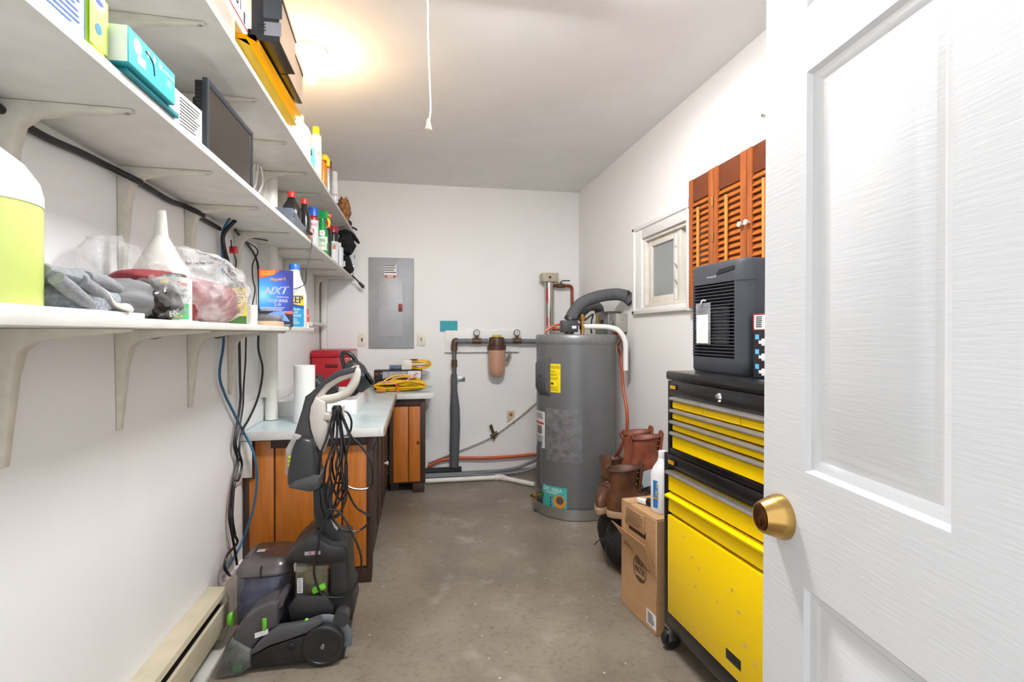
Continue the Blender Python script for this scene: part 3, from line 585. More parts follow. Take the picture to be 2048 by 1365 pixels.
# ---------------------------------------------------------------- ceiling lamp
lp = thing('ceiling_lamp', 'bare glowing bulb in a porcelain ceiling holder', 'lamp', (-.468, 2.40, CZ))
part('holder', MB().lathe([(.068, 0), (.07, -.006), (.062, -.014), (.04, -.026), (.026, -.034), (.024, -.05), (.02, -.052)], n=36), M('porcelain', (236, 232, 220), .25), lp)
part('pull_switch', MB().cyl((.018, -.012, -.03), (.02, -.014, -.12), .0012, n=5), BRASS, lp)
bm_ = bpy.data.materials.new('bulb_glow'); bm_.use_nodes = True; b_ = bm_.node_tree.nodes['Principled BSDF']
b_.inputs['Base Color'].default_value = (1, .9, .75, 1); b_.inputs['Emission Color'].default_value = (1, .66, .34, 1); b_.inputs['Emission Strength'].default_value = BULB
part('bulb', MB().lathe([(.013, -.052), (.015, -.065), (.022, -.085), (.029, -.105), (.0305, -.12), (.027, -.137), (.016, -.149), (.004, -.1525)], n=28), bm_, lp)


# ---------------------------------------------------------------- small container builders
def mcol(name, c, rough=.4, **k): return M(name, c, rough, var=k.pop('var', .03), **k)
def aerosol(name, label, cat, loc, r, h, col, capcol, capr=.62, caph=.22, lab=None, txts=(), phi=-78, group=None, metal=0, capshape='dome'):
    o = thing(name, label, cat, loc, group=group); hb_ = h*(1-caph); m = mcol('can_%d_%d_%d' % col, col, .3, metal=metal)
    part('body', MB().lathe([(r*.92, 0), (r, .004), (r, hb_-.014), (r*.93, hb_-.006), (r*.72, hb_)], n=24), m, o)
    cm = mcol('cap_%d_%d_%d' % capcol, capcol, .35); cr = r*capr
    part('cap', MB().lathe([(cr, hb_-.002), (cr, h-.006), (cr*.9, h)], n=24), cm, o)
    if lab: 
        for (c, z0, z1, wd) in lab: cpatch('label_band', (0, 0, 0), r, phi, wd*2*math.pi*r, z0*h, z1*h, mcol('band_%d_%d_%d' % c, c, .5), o)
    for (s, hh, ww, z, mt) in txts: ctext(s, hh, ww, (0, 0, 0), r, phi, z*h, mt, o)
    return o
def jug(name, label, cat, loc, rx, ry, h, col, capcol, rotz=0, neck=.35, capr=.022, shoulder=.62, mat=None, group=None):
    o = thing(name, label, cat, loc, rotz, group); m = mat or mcol('jug_%d_%d_%d' % col, col, .35)
    n = 32; R = []
    def sq(t, ax, ay, p=3.2):
        c_, s_ = math.cos(t), math.sin(t); return (math.copysign(abs(c_)**(2/p), c_)*ax, math.copysign(abs(s_)**(2/p), s_)*ay)
    hs = h*shoulder; hn = h-.022
    for z, k, p in ((0, .94, 3.2), (.006, 1, 3.2), (hs*.5, .985, 3.2), (hs, 1, 3.2), (hs+(hn-hs)*.35, .82, 2.8), (hs+(hn-hs)*.7, .5, 2.3), (hn, None, 2)):
        R.append([Vector((*sq(2*math.pi*j/n, rx*k if k else capr*.85, ry*k if k else capr*.85, p), z)) for j in range(n)])
    part('body', MB().ring(R), m, o)
    part('cap', MB().lathe([(capr, hn-.004), (capr, h-.003), (capr*.92, h)], n=24), mcol('cap_%d_%d_%d' % capcol, capcol, .35), o)
    return o
def carton(name, label, cat, loc, sx, sy, sz, col, rotz=0, faces=(), group=None, rough=.5, bev=.0015):
    """box standing on its base centre; faces: extra flat prints"""
    o = thing(name, label, cat, loc, rotz, group); part('carton', MB().box(-sx/2, sx/2, -sy/2, sy/2, 0, sz, bev, 1), mcol('box_%d_%d_%d' % col, col, rough), o); return o

# ---------------------------------------------------------------- top shelf
c1 = carton('flat_carton', 'low tan carton on the top shelf under white mailing box', 'box', (-.615, 1.27, ZT), .22, .58, .062, (196, 184, 168))
patch('dark_sticker', (.11, .05, .03), Y_, Z_, .032, .03, mcol('navy_sticker', (38, 48, 62)), c1); patch('tape_seam', (.11, -.02, .031), Y_, Z_, .003, .06, mcol('seam', (150, 138, 122)), c1)
lines((.11, .2, .031), Y_, Z_, .16, .05, 6, mcol('carton_shade', (184, 172, 156)), c1, fill=.3)
c2 = carton('mailing_box', 'white mailing box with red stripe on top shelf', 'box', (-.61, 1.375, ZT+.0625), .205, .60, .235, (232, 233, 238))
patch('red_stripe', (.1025, 0, .026), Y_, Z_, .60, .006, RINK, c2); patch('blue_mark', (.1025, .14, .09), Y_, Z_, .12, .03, mcol('pale_blue', (160, 180, 206)), c2)
text('31', .05, .04, (.1025, .22, .08), Y_, Z_, INK, c2); text('1', .035, .012, (.1025, .27, .05), Y_, Z_, INK, c2); lines((.1025, .12, .15), Y_, Z_, .3, .06, 4, BINK, c2)
def envelope(label, loc, rz, sx, sy, t, tone):
    mb = MB(); nx, ny = 10, 18
    for s_ in (1, -1):
        g = [[Vector((sx*(i/nx-.5), sy*(j/ny-.5), t/2+s_*t/2*min(1, 3.2*min(i/nx, 1-i/nx, 2.0*min(j/ny, 1-j/ny)))**.6+.002*noise.noise(Vector((i*.7, j*.6, s_*3)))*(0 < i < nx and 0 < j < ny))) for i in range(nx+1)] for j in range(ny+1)]
        mb.add([p for r in g for p in r], [(j*(nx+1)+i, j*(nx+1)+i+1, (j+1)*(nx+1)+i+1, (j+1)*(nx+1)+i) for j in range(ny) for i in range(nx)])
    o = solo('padded_envelope', mb.xf(Matrix.Rotation(math.radians(rz), 4, 'Z')), M('envelope_yellow'+tone, (255, 208, 24) if tone == 'a' else (250, 198, 20), .45, var=.04, scale=9, bump=.15, bscale=30), label, 'envelope', 'padded envelopes on the top shelf', ang=60)
    o.location = loc; return o
envelope('bottom yellow padded envelope on the top shelf', (-.605, 1.885, ZT), 0, .25, .62, .026, 'a')
envelope('middle yellow padded envelope on the top shelf', (-.60, 1.90, ZT+.0265), 1.5, .25, .6, .024, 'b')
envelope('upper yellow padded envelope below the black boxes', (-.595, 1.93, ZT+.051), -1, .25, .58, .02, 'a')
BX = M('glossy_black_card', (30, 27, 26), .22, var=.1, scale=9, spec=.6); KR = M('brown_card', (150, 128, 108), .6, var=.06, scale=20)
def blackbox(label, x0, x1, y0, y1, z0, z1, tilt=0):
    o = thing('shoe_box', label, 'box', ((x0+x1)/2, (y0+y1)/2, z0), group='black boxes on the top shelf'); a, b, h_ = (x1-x0)/2, (y1-y0)/2, z1-z0
    part('tray', MB().box(-a, a-.002, -b, b, 0, h_, .001, 1), BX, o)
    part('side_panel', MB().box(a-.002, a, -b+.001, b-.001, .001, h_), KR, o)
    part('lid_edge', MB().prism([(-b, h_), (b, h_-.03), (b, h_-.018), (-b, h_+.012)], 'x', -a, a+.004), BX, o)
    patch('grey_label', (.02, -b, h_*.28), X_, Z_, a*1.2, h_*.3, mcol('label_silver', (142, 144, 150), .35), o); patch('clear_window', (.02, -b, h_*.72), X_, Z_, a*1.3, h_*.42, mcol('window_dark', (74, 78, 82), .15), o)
    lines((-.01, -b, h_*.3), X_, Z_, .03, h_*.2, 3, INK, o); return o
ZE = ZT+.0715
blackbox('nearer glossy black box overhanging top shelf beside mailing box', -.50, -.417, 1.685, 1.885, ZE, ZE+.14)
blackbox('farther glossy black box overhanging top shelf near the bulb', -.585, -.442, 1.89, 2.12, ZE, ZE+.135)
pj = jug('plastic_jug', 'greyish white plastic jug leaning at the top shelf edge', 'jug', (-.575, 2.68, ZT), .05, .085, .25, (214, 210, 206), (206, 196, 180), 20)
part('grip_line', MB().tube([(.05, -.05, .05), (.053, -.01, .09), (.05, .05, .1)], .003, 6), DARK, pj)
solo('paper_roll', MB().cyl((-.575, 2.40, ZT), (-.575, 2.40, ZT+.09), .022, n=20), PVC, 'white paper roll standing beside yellow envelopes', 'roll')
aerosol('starch_can', 'white spray can with bright yellow cap on top shelf', 'spray can', (-.545, 2.945, ZT), .0285, .30, (236, 230, 216), (244, 208, 30), .66, .14, [((232, 232, 232), .3, .62, .45)], [('BASIC', .022, .045, .5, INK), ('STARCH', .014, .042, .4, BINK)])
carton('small_carton', 'tiny teal box at the top shelf edge before yellow capped can', 'box', (-.535, 2.71, ZT), .05, .05, .1, (70, 196, 190), 15)
carton('small_carton', 'small pale blue box on top shelf before the orange can', 'box', (-.535, 2.88, ZT), .04, .06, .095, (150, 178, 196), 10)
o = aerosol('oil_can', 'orange spray can with yellow trigger top on the top shelf', 'spray can', (-.545, 3.15, ZT), .0215, .19, (206, 132, 36), (206, 132, 36), .5, .08, None, [('OIL', .018, .03, .2, INK)])
part('trigger', MB().box(-.015, .03, -.018, .018, .185, .205, .006).box(.02, .04, -.014, .014, .15, .2, .006).ball((.005, 0, .205), (.03, .02, .02), 2), mcol('trigger_yellow', (240, 186, 20)), o)
aerosol('silver_can', 'silver spray can with red and black top on top shelf', 'spray can', (-.56, 3.42, ZT), .0235, .27, (176, 176, 178), (40, 36, 38), .9, .1, [((186, 38, 38), .82, .88, .6)], [('LUBE', .014, .03, .2, INK)], metal=.7)
aerosol('paint_can', 'white and navy spray can at the far part of top shelf', 'spray can', (-.55, 3.62, ZT), .0225, .265, (226, 226, 228), (226, 226, 226), .85, .24, [((52, 56, 84), .02, .2, .6)], [('FOAM', .012, .03, .4, INK)])
aerosol('brown_can', 'dark spray can behind the white and navy one', 'spray can', (-.585, 3.80, ZT), .022, .26, (112, 96, 96), (60, 50, 56), .85, .2)
def cloth(name, label, cat, c, r, m, amp=.35, freq=2.2, zmin=None, seed=0, sub=4):
    return solo(name, MB().ball(c, r, sub, amp, freq, zmin, seed), m, label, cat, ang=70)
PATCHY = M('patchwork', (206, 140, 60), .7, var=.1, scale=28, col2=(84, 58, 66), fac=.52)
cloth('patterned_pouch', 'colourful patterned bundle on the far end of top shelf', 'pouch', (-.545, 4.0, ZT+.09), (.05, .075, .1), PATCHY, .3, 2.5, ZT, 4)
solo('rubber_ball', MB().ball((-.525, 4.13, ZT+.026), .026, 3), BLACK, 'small black ball on the top shelf beside patterned bundle', 'ball')
solo('black_strap', MB().tube([(-.53, 4.2, ZT+.008), (-.51, 4.22, ZT+.014), (-.485, 4.235, ZT+.006), (-.475, 4.24, ZT-.004)], .008, 8), BLACK, 'short black strap end over top shelf edge', 'strap')

# ---------------------------------------------------------------- middle shelf
b1 = carton('detergent_bag', 'white packet with blue square at the near end of middle shelf', 'packet', (-.56, .755, ZM), .07, .10, .2, (230, 230, 236))
patch('blue_square', (.035, .025, .04), Y_, Z_, .022, .03, mcol('print_blue', (22, 84, 190)), b1)
b1 = carton('light_blue_box', 'light blue printed carton beside lime green jug', 'box', (-.575, .866, ZM), .11, .115, .25, (168, 210, 234))
patch('dark_edge', (.055, .0565, .125), Y_, Z_, .002, .25, BINK, b1)
for k, (y, z) in enumerate(((-.025, .085), (0, .078), (.025, .07))): patch('picture', (.055, y, z), Y_, Z_, .02, .026, mcol('picture_maroon', (128, 66, 92)) if k else mcol('picture_navy', (52, 72, 130)), b1); 
lines((.055, 0, .15), Y_, Z_, .09, .08, 9, BINK, b1, fill=.3); lines((.055, 0, .035), Y_, Z_, .09, .05, 6, BINK, b1, fill=.3)
lj = jug('lime_jug', 'lime green detergent jug on the middle shelf', 'jug', (-.556, .961, ZM), .036, .0345, .27, (196, 230, 60), (60, 120, 200), 0, shoulder=.55, capr=.018)
LB = mcol('jug_label', (206, 236, 110)); patch('label', (.0355, .0, .055), Y_, Z_, .05, .09, LB, lj)
part('oval_badge', MB().lathe([(.017, .0355), (.017, .0362)], (0, 0, .09), 24, 'x'), WINK, lj); part('badge_swoosh', MB().lathe([(.011, .0364), (.011, .0366)], (0, 0, .087), 24, 'x', sy=.4), BINK, lj); part('seal', MB().lathe([(.009, .036), (.009, .0364)], (0, -.002, .042), 18, 'x'), mcol('seal_blue', (40, 130, 170)), lj)
carton('paper_stack', 'white folded papers lying behind lime green jug', 'papers', (-.62, 1.13, ZM), .1, .12, .085, (236, 236, 234))
carton('flat_teal_box', 'flattened teal box under the light bulb carton', 'box', (-.55, 1.115, ZM), .09, .2, .01, (28, 132, 142))
bb = carton('bulb_carton', 'teal and white light bulb carton at middle shelf edge', 'box', (-.528, 1.085, ZM+.0105), .066, .175, .065, (60, 186, 200))
patch('white_end', (0, -.0875, .0325), X_, Z_, .064, .063, WINK, bb)
part('bulb_picture', MB().lathe([(.014, .033), (.014, .0336)], (0, -.058, .042), 24, 'x'), WINK, bb); part('bulb_base_picture', MB().box(.033, .0336, -.058, -.03, .014, .03), WINK, bb)
text('Commercial', .009, .055, (.033, .055, .05), -Z_*.0+Y_, Z_, WINK, bb); text('LED', .012, .025, (.033, .06, .032), Y_, Z_, WINK, bb)
for k in range(3): patch('white_print', (.033, -.02+.022*k, .05), Y_, Z_, .008, .012, WINK, bb)
part('arrow_curve', MB().tube([(.0335, -.03, .05), (.0335, -.005, .042), (.0335, .003, .02)], .0012, 5), INK, bb); patch('dark_base_print', (0, -.03, 0), Y_, X_, .05, .02, INK, bb)
wr = carton('food_carton', 'white carton with red rings beside the monitor', 'box', (-.585, 1.375, ZM), .06, .16, .115, (226, 224, 222), -4)
lines((.03, .02, .07), Y_, Z_, .1, .07, 9, INK, wr, fill=.3)
for k, y in enumerate((-.055, -.02, .03, .06)): part('red_ring', MB().lathe([(.014, .0305), (.014, .031)], (0, y, .018), 20, 'x'), mcol('ring_red', (166, 36, 34)), wr); part('ring_hole', MB().lathe([(.007, .0312), (.007, .0315)], (0, y, .018), 16, 'x'), mcol('ring_tan', (204, 168, 140)), wr)
mo = thing('computer_monitor', 'black flat computer monitor leaning on the middle shelf', 'monitor', (-.6, 1.812, ZM), 90)   # local -y looks into the room
HW, Hm = .208, .275
part('back_shell', MB().box(-HW+.006, HW-.006, .006, .03, .006, Hm-.006, .004).box(-HW+.04, HW-.04, .03, .05, .03, Hm-.04, .006), BLACK, mo)
part('bezel', MB().box(-HW, -HW+.016, -.008, .008, 0, Hm, .003).box(HW-.016, HW, -.008, .008, 0, Hm, .003).box(-HW+.016, HW-.016, -.008, .008, Hm-.018, Hm, .003).box(-HW+.016, HW-.016, -.008, .008, 0, .024, .003), M('gunmetal_bezel', (66, 70, 78), .3, .3), mo)
part('screen', MB().box(-HW+.016, HW-.016, -.004, .004, .024, Hm-.018), M('dark_screen', (52, 46, 40), .16, var=.03, spec=.5), mo)
ventm = _mesh('vent_slot', MB().box(0, .002, 0, .014, 0, .004), DARK)
for k in range(22): again('vent_slot', ventm, mo, (-HW+.004, .012, .02+k*.0105))
# white leads tied round the pipe
lead = [[(-.755, 2.60, 1.98), (-.765, 2.58, 1.9), (-.77, 2.575, 1.8), (-.755, 2.60, 1.7), (-.74, 2.62, 1.66)], [(-.745, 2.61, 1.985), (-.75, 2.60, 1.9), (-.765, 2.59, 1.82), (-.75, 2.62, 1.72), (-.73, 2.64, 1.66)], [(-.735, 2.62, 1.98), (-.73, 2.63, 1.9), (-.755, 2.6, 1.8), (-.74, 2.63, 1.7), (-.72, 2.66, 1.66)]]
for k, p in enumerate(lead): solo('white_lead', MB().tube(p, .005, 6), PVC, ('white lead nearest the monitor by the pipe', 'white lead between two others by the pipe', 'white lead touching the pipe on the middle shelf')[k], 'cable', 'white leads by the pipe')
gd = thing('radio', 'small grey radio box at the middle shelf edge', 'radio', (-.548, 2.45, ZM), 90)
part('case', MB().prism([(-.15, 0), (.15, 0), (.15, .035), (.02, .045), (-.12, .07), (-.15, .07)], 'y', -.03, .06, .004), M('radio_grey', (96, 104, 114), .4), gd)
part('dark_slots', MB().box(-.145, -.115, -.0308, -.03, .045, .05).box(-.145, -.12, -.0308, -.03, .035, .04), INK, gd); patch('top_panel', (-.135, -.03, .05), X_, Z_, .03, .03, mcol('blue_grey', (120, 136, 156)), gd, n=.0003)
part('pink_wire_loop', MB().tube([(.13, -.034, .02), (.16, -.05, .045), (.18, -.05, .03), (.17, -.045, .005), (.14, -.04, .002), (.12, -.036, .008)], .003, 6), mcol('salmon', (226, 140, 124)), gd)
part('black_plug', MB().cyl((.09, -.04, .022), (.15, -.045, .018), .007), BLACK, gd)
def oil(label, loc, rx, ry, h, rz):
    o = jug('oil_bottle', label, 'bottle', loc, rx, ry, h, (32, 30, 30), (222, 48, 42), rz, shoulder=.58, capr=.017, group='black oil bottles', mat=mcol('oil_black', (32, 30, 31), .25)); return o
o = oil('wide black oil bottle with red cap and yellow print', (-.60, 2.63, ZM), .045, .05, .222, 10)
text('MASTER', .01, .05, (.0, -.0503, .105), X_, Z_, WINK, o); text('GUARD', .014, .05, (.0, -.0503, .085), X_, Z_, YINK, o); lines((0, -.05, .06), X_, Z_, .05, .015, 2, WINK, o)
oil('narrower black oil bottle with red cap beside the wide one', (-.572, 2.78, ZM), .03, .04, .228, 0)
aerosol('blue_cap_can', 'red spray can with blue cap on the middle shelf', 'spray can', (-.575, 3.03, ZM), .027, .245, (170, 34, 36), (40, 86, 176), 1.0, .2, [((206, 206, 210), .12, .7, .42)], [('BRAKE', .016, .04, .6, RINK)])
gs = thing('trigger_sprayer', 'green spray bottle with orange and yellow trigger', 'spray bottle', (-.556, 3.19, ZM), 0)
GREEN = mcol('bottle_green', (24, 140, 66), .25)
part('body', MB().lathe([(.026, 0), (.031, .005), (.032, .06), (.03, .12), (.022, .17), (.013, .205), (.013, .22)], n=24, sx=1.1), GREEN, gs)
part('spray_head', MB().prism([(-.03, .215), (.028, .218), (.042, .235), (.036, .255), (.01, .268), (-.022, .265), (-.034, .245)], 'y', -.013, .013, .004), GREEN, gs)
part('nozzle', MB().cyl((.036, 0, .238), (.052, 0, .236), .012), mcol('nozzle_orange', (232, 110, 30)), gs); part('trigger', MB().tube([(.03, 0, .222), (.04, 0, .2), (.036, 0, .17)], [.008, .008, .005], 8), mcol('trigger_yellow', (240, 186, 20)), gs)
cpatch('label', (0, 0, 0), .0335, -78, .07, .03, .11, mcol('label_pale_green', (196, 220, 196)), gs); cpatch('label_oval', (0, 0, 0), .032, -80, .03, .115, .145, WINK, gs, eps=.0012); ctext('TIRE', .016, .03, (0, 0, 0), .034, -78, .085, INK, gs); ctext('SHINE', .008, .03, (0, 0, 0), .034, -78, .055, RINK, gs); ctext('WAX', .012, .02, (0, 0, 0), .032, -80, .13, RINK, gs, eps=.002)
carton('white_slab_bottle', 'narrow white bottle between green sprayer and black cans', 'bottle', (-.575, 3.34, ZM), .03, .04, .13, (226, 226, 224), bev=.008)
for k, (x, y, lb) in enumerate(((-.585, 3.50, 'black spray can with crimson cap behind its twin'), (-.56, 3.62, 'black and white spray can with crimson cap in front'))):
    o = aerosol('crimson_cap_can', lb, 'spray can', (x, y, ZM), .033, .262, (34, 33, 35), (158, 26, 52), .95, .16, [((226, 226, 226), .05, .6, .42)] if k else [((60, 60, 62), .05, .5, .4)], [('RUST', .014, .045, .52, INK), ('PROTECT', .01, .05, .42, RINK), ('12 OZ', .008, .03, .1, INK)] if k else [])
    if k: cpatch('orange_print', (0, 0, 0), .033, -70, .02, .105, .13, mcol('print_orange', (206, 120, 40)), o, eps=.0012)
aerosol('cream_bottle', 'slim cream bottle with orange tip on middle shelf', 'bottle', (-.59, 3.80, ZM), .02, .26, (232, 224, 206), (240, 160, 40), .6, .12)
o = jug('blue_white_bottle', 'white bottle with blue side stripe near the shelf far end', 'bottle', (-.555, 3.84, ZM), .03, .034, .19, (226, 230, 234), (226, 230, 234), 0, shoulder=.8, capr=.016)
patch('blue_stripe', (-.005, -.0342, .075), X_, Z_, .02, .13, mcol('stripe_blue', (70, 150, 200)), o)
BF = M('black_fabric', (24, 23, 25), .85, var=.25, scale=50, bump=.3)
fb = thing('fabric_bag', 'black fabric bag with strap hanging under the top shelf end', 'bag', (-.53, 4.14, 1.80))
part('pouch', MB().ball((-.54, 4.12, 1.875), (.062, .1, .085), 4, .28, 1.9, None, 12), BF, fb, True, ang=70)
part('flap', MB().tube([(-.60, 4.05, 1.94), (-.545, 4.1, 1.962), (-.50, 4.15, 1.945), (-.455, 4.2, 1.895)], [.03, .04, .03, .012], 10, flat=.5), BF, fb, True)
part('tassel', MB().cyl((-.49, 4.2, 1.775), (-.488, 4.2, 1.80), .003, n=6), BLACK, fb, True)
cl_ = thing('camera_pouch', 'black padded pouch with zip tag at the middle shelf end', 'pouch', (-.548, 4.15, ZM))
part('body', MB().ball((0, 0, .07), (.045, .07, .08), 4, .15, 2, .0, 3), BF, cl_, ang=70); part('front_pocket', MB().ball((.02, -.02, .045), (.04, .06, .05), 3, .12, 2, .0, 5), BF, cl_, ang=70)
patch('zip_tag', (.0, -.088, .07), X_, Z_, .016, .04, WINK, cl_); part('zip_pull', MB().tube([(-.01, -.07, .12), (0, -.086, .1), (0, -.09, .09)], .003, 6), BLACK, cl_)
sv = thing('hose_nozzle', 'chrome metal nozzle standing on the middle shelf far end', 'nozzle', (-.527, 4.31, ZM))
part('body', MB().lathe([(.018, 0), (.02, .01), (.017, .04), (.01, .062), (.01, .075)], n=20), CHROME, sv); part('head', MB().box(-.028, .028, -.014, .014, .072, .098, .004), CHROME, sv)
pl = thing('plug_lead', 'black power lead with plug drooping off middle shelf end', 'cable', (-.50, 4.30, 1.56))
part('lead', MB().tube([(-.55, 4.24, ZM+.006), (-.522, 4.26, ZM+.006), (-.508, 4.27, ZM-.004), (-.485, 4.29, 1.618), (-.46, 4.30, 1.59)], .006, 6), BLACK, pl, True)
part('plug', MB().cyl((-.464, 4.30, 1.594), (-.43, 4.31, 1.556), .011, .014, 10).cyl((-.43, 4.31, 1.556), (-.419, 4.313, 1.55), .002, n=5).cyl((-.436, 4.31, 1.55), (-.424, 4.313, 1.54), .002, n=5), BLACK, pl, True)

# ---------------------------------------------------------------- lowest shelf
FL = M('washer_fluid', (226, 236, 150), .25, var=.04, scale=3, col2=(212, 228, 116), spec=.5)
wj = thing('fluid_jug', 'large clear jug of yellow green fluid at near end of lowest shelf', 'jug', (-.615, .835, ZL))
part('fluid', MB().lathe([(.076, 0), (.08, .006), (.08, .15), (.079, .155)], n=40), FL, wj)
part('clear_top', MB().lathe([(.0805, .155), (.0805, .17), (.076, .19), (.06, .215), (.03, .24), (.02, .25), (.02, .275)], n=40), M('milky_plastic', (232, 238, 236), .3, var=.02), wj)
part('cap', MB().lathe([(.022, .272), (.022, .295), (.019, .298)], n=24), WHITE, wj)
TW = M('grey_terry', (176, 182, 190), .95, var=.12, scale=160, bump=.6, bscale=300, col2=(120, 126, 134), fac=.42)
cloth('grey_towel', 'folded grey terry towel beside the fluid jug', 'towel', (-.61, 1.0, ZL+.03), (.085, .105, .052), TW, .12, 1.6, ZL, 7)
GL = M('glove_knit', (150, 152, 156), .9, var=.1, scale=120, bump=.4, bscale=240)
gv = thing('work_glove', 'grey knit work glove draped over the towel', 'glove', (-.555, 1.06, ZL))
gz = ZL
def gp(l, x): return [A(u, v, 'x', x) for u, v in l]
part('cuff', MB().tube(gp([(38, 533), (58, 536), (84, 541)], -.565), [.014, .018, .017], 12, flat=.7), GL, gv, True)
part('palm', MB().tube(gp([(78, 540), (110, 552), (150, 560), (186, 562)], -.553), [.016, .024, .028, .02], 14, flat=.62), GL, gv, True)
for l, x in (([(112, 556), (140, 580), (165, 600), (186, 614)], -.533), ([(160, 562), (188, 582), (212, 602), (228, 614)], -.531), ([(172, 556), (200, 562), (224, 572), (240, 580)], -.534), ([(130, 552), (165, 552), (200, 562), (214, 572)], -.556)):
    part('finger', MB().tube(gp(l, x), [.011, .0125, .0115, .007], 12), GL, gv, True)
part('thumb', MB().tube(gp([(150, 560), (166, 571), (178, 577)], -.545), [.012, .012, .008], 12), GL, gv, True)
solo('white_spoon', MB().tube([(-.548, .975, ZL+.064), (-.527, .99, ZL+.043), (-.522, 1.01, ZL+.022), (-.521, 1.05, ZL+.018)], [.004, .005, .006, .011], 10, flat=.6), M('spoon_cream', (236, 228, 210), .35), 'cream plastic spoon lying in front of the glove', 'spoon')
solo('thin_board', MB().box(-.545, -.519, .6, 1.105, ZL, ZL+.010, .002), WHITE, 'thin white strip lying on the lowest shelf front edge', 'strip')
CL = film('clear_wrap', (226, 226, 226), .22, .08, .8, 30)
sw = thing('steel_wool_pack', 'clear packet of grey steel wool with black wrapper', 'packet', (-.565, 1.19, ZL))
part('wool', MB().ball((-.575, 1.15, ZL+.04), (.045, .10, .042), 4, .12, 2, ZL, 2), M('steel_wool', (128, 128, 130), .8, var=.2, scale=40, stretch=(1, .2, 3)), sw, True, ang=70)
part('wrapper', MB().ball((-.555, 1.225, ZL+.04), (.044, .062, .045), 4, .18, 2.4, ZL, 8), M('black_wrapper', (34, 27, 24), .2, var=.3, scale=18, bump=.5, bscale=22), sw, True, ang=70)
part('clear_film', MB().ball((-.553, 1.235, ZL+.045), (.05, .07, .05), 4, .25, 3, ZL, 5), CL, sw, True, ang=80)
text('RHINO', .013, .045, (-.508, 1.2, ZL+.015), Y_+Z_*.2, Z_-Y_*.2, WINK, sw, True); text('steel', .008, .03, (-.515, 1.17, ZL+.08), Y_, Z_, YINK, sw, True)
cn = thing('cement_can', 'white and green tin of pipe cement on the lowest shelf', 'tin', (-.562, 1.325, ZL))
part('body', MB().lathe([(.036, 0), (.037, .002), (.0365, .004), (.0365, .096), (.037, .1), (.034, .101)], n=36), M('tin_white', (232, 232, 228), .3), cn)
part('lid', MB().lathe([(.034, .1), (.025, .102), (.025, .108), (.022, .110)], n=32), STEEL, cn)
cpatch('green_panel', (0, 0, 0), .0366, -58, .055, .004, .04, M('label_green', (84, 190, 128), .45), cn); 
ctext('Oatey', .013, .022, (0, 0, 0), .0366, -40, .085, RINK, cn); ctext('HEAVY DUTY', .008, .036, (0, 0, 0), .0366, -50, .07, INK, cn); ctext('PVC CEMENT', .008, .034, (0, 0, 0), .0366, -50, .058, INK, cn)
for k in range(3): cpatch('hazard_diamond', (0, 0, 0), .0366, -74+k*15, .006, .008, .014, YINK, cn, eps=.0014)
fu = thing('funnel', 'white plastic funnel standing upside down behind clear bag', 'funnel', (-.66, 1.485, ZL))
part('cone', MB().lathe([(.082, .08), (.083, .09), (.08, .1), (.022, .215), (.0165, .225)], n=36, cap=False), PVC, fu)
part('spout', MB().lathe([(.0165, .224), (.011, .293), (.009, .293)], n=24, cap=False), PVC, fu)
part('rim', MB().lathe([(.082, .0), (.085, .002), (.0845, .085), (.082, .09)], n=36, cap=False), PVC, fu)
RF = M('red_fabric', (150, 58, 64), .8, var=.12, scale=22, bump=.3)
solo('red_cushion', MB().box(-.70, -.552, 1.40, 1.765, ZL+.0005, ZL+.122, .045, 5).ball((-.64, 1.43, ZL+.1), (.08, .16, .028), 3, .05, 2, None, 4), RF, 'folded red fabric inside the clear plastic bag', 'fabric', ang=70)
pb = thing('plastic_bag', 'crumpled clear plastic bag with printed warnings over red fabric', 'bag', (-.62, 1.55, ZL))
BAGM = film('bag_film', (240, 240, 240), .2, .08, 1.0, 16)
bagb = MB().ball((-.62, 1.60, ZL+.095), (.118, .235, .112), 5, .13, 2.6, ZL+.001, 21)
from mathutils.bvhtree import BVHTree
bvh = BVHTree.FromPolygons([v.copy() for v in bagb.v], bagb.f)
part('bag', bagb, film('bag_film_front', (242, 242, 242), .34, .08, 1.0, 16), pb, True, ang=80)
part('loose_end', MB().ball((-.715, 1.37, ZL+.11), (.058, .10, .095), 4, .2, 2.2, ZL+.01, 31), BAGM, pb, True, ang=80)
bn = Vector((.62, -.785, 0)).normalized(); br = Vector((-bn.y, bn.x, 0))
for s_, u, z, a in (('WARNING keep this bag', .0, .085, -.25), ('away from children', .03, .07, -.35), ('not a toy danger of', .06, .05, -.5), ('pour les enfants', .08, .03, -.65), ('plastic suffocation', .095, .008, -.8), ('film can be torn', -.04, .06, .15), ('keep away', .05, .03, -.6)):
    vs, fs = glyphs(s_, .0085, .075); r_ = (br+Z_*a).normalized(); u_ = (Z_-br*a).normalized(); out = []
    for v in vs:
        q = Vector((-.62, 1.60, ZL+.095))+br*u+Z_*z+r_*v.x+u_*v.y; hit = bvh.ray_cast(q+bn*.5, -bn)[0]
        out.append((hit if hit else q)+bn*.0015)
    part('lettering', MB().add(out, fs), INK, pb, True)
yb_ = carton('yellow_box', 'yellow printed box behind the plastic bag', 'box', (-.605, 1.90, ZL), .05, .036, .125, (240, 204, 40), 18)
lines((0, -.018, .09), X_, Z_, .036, .04, 4, INK, yb_); patch('green_foot', (0, -.018, .016), X_, Z_, .05, .03, mcol('label_dkgreen', (70, 112, 50)), yb_)
part('black_hexagon', MB().lathe([(.014, -.0185), (.014, -.019)], (-.008, 0, .05), 6, 'y'), INK, yb_)
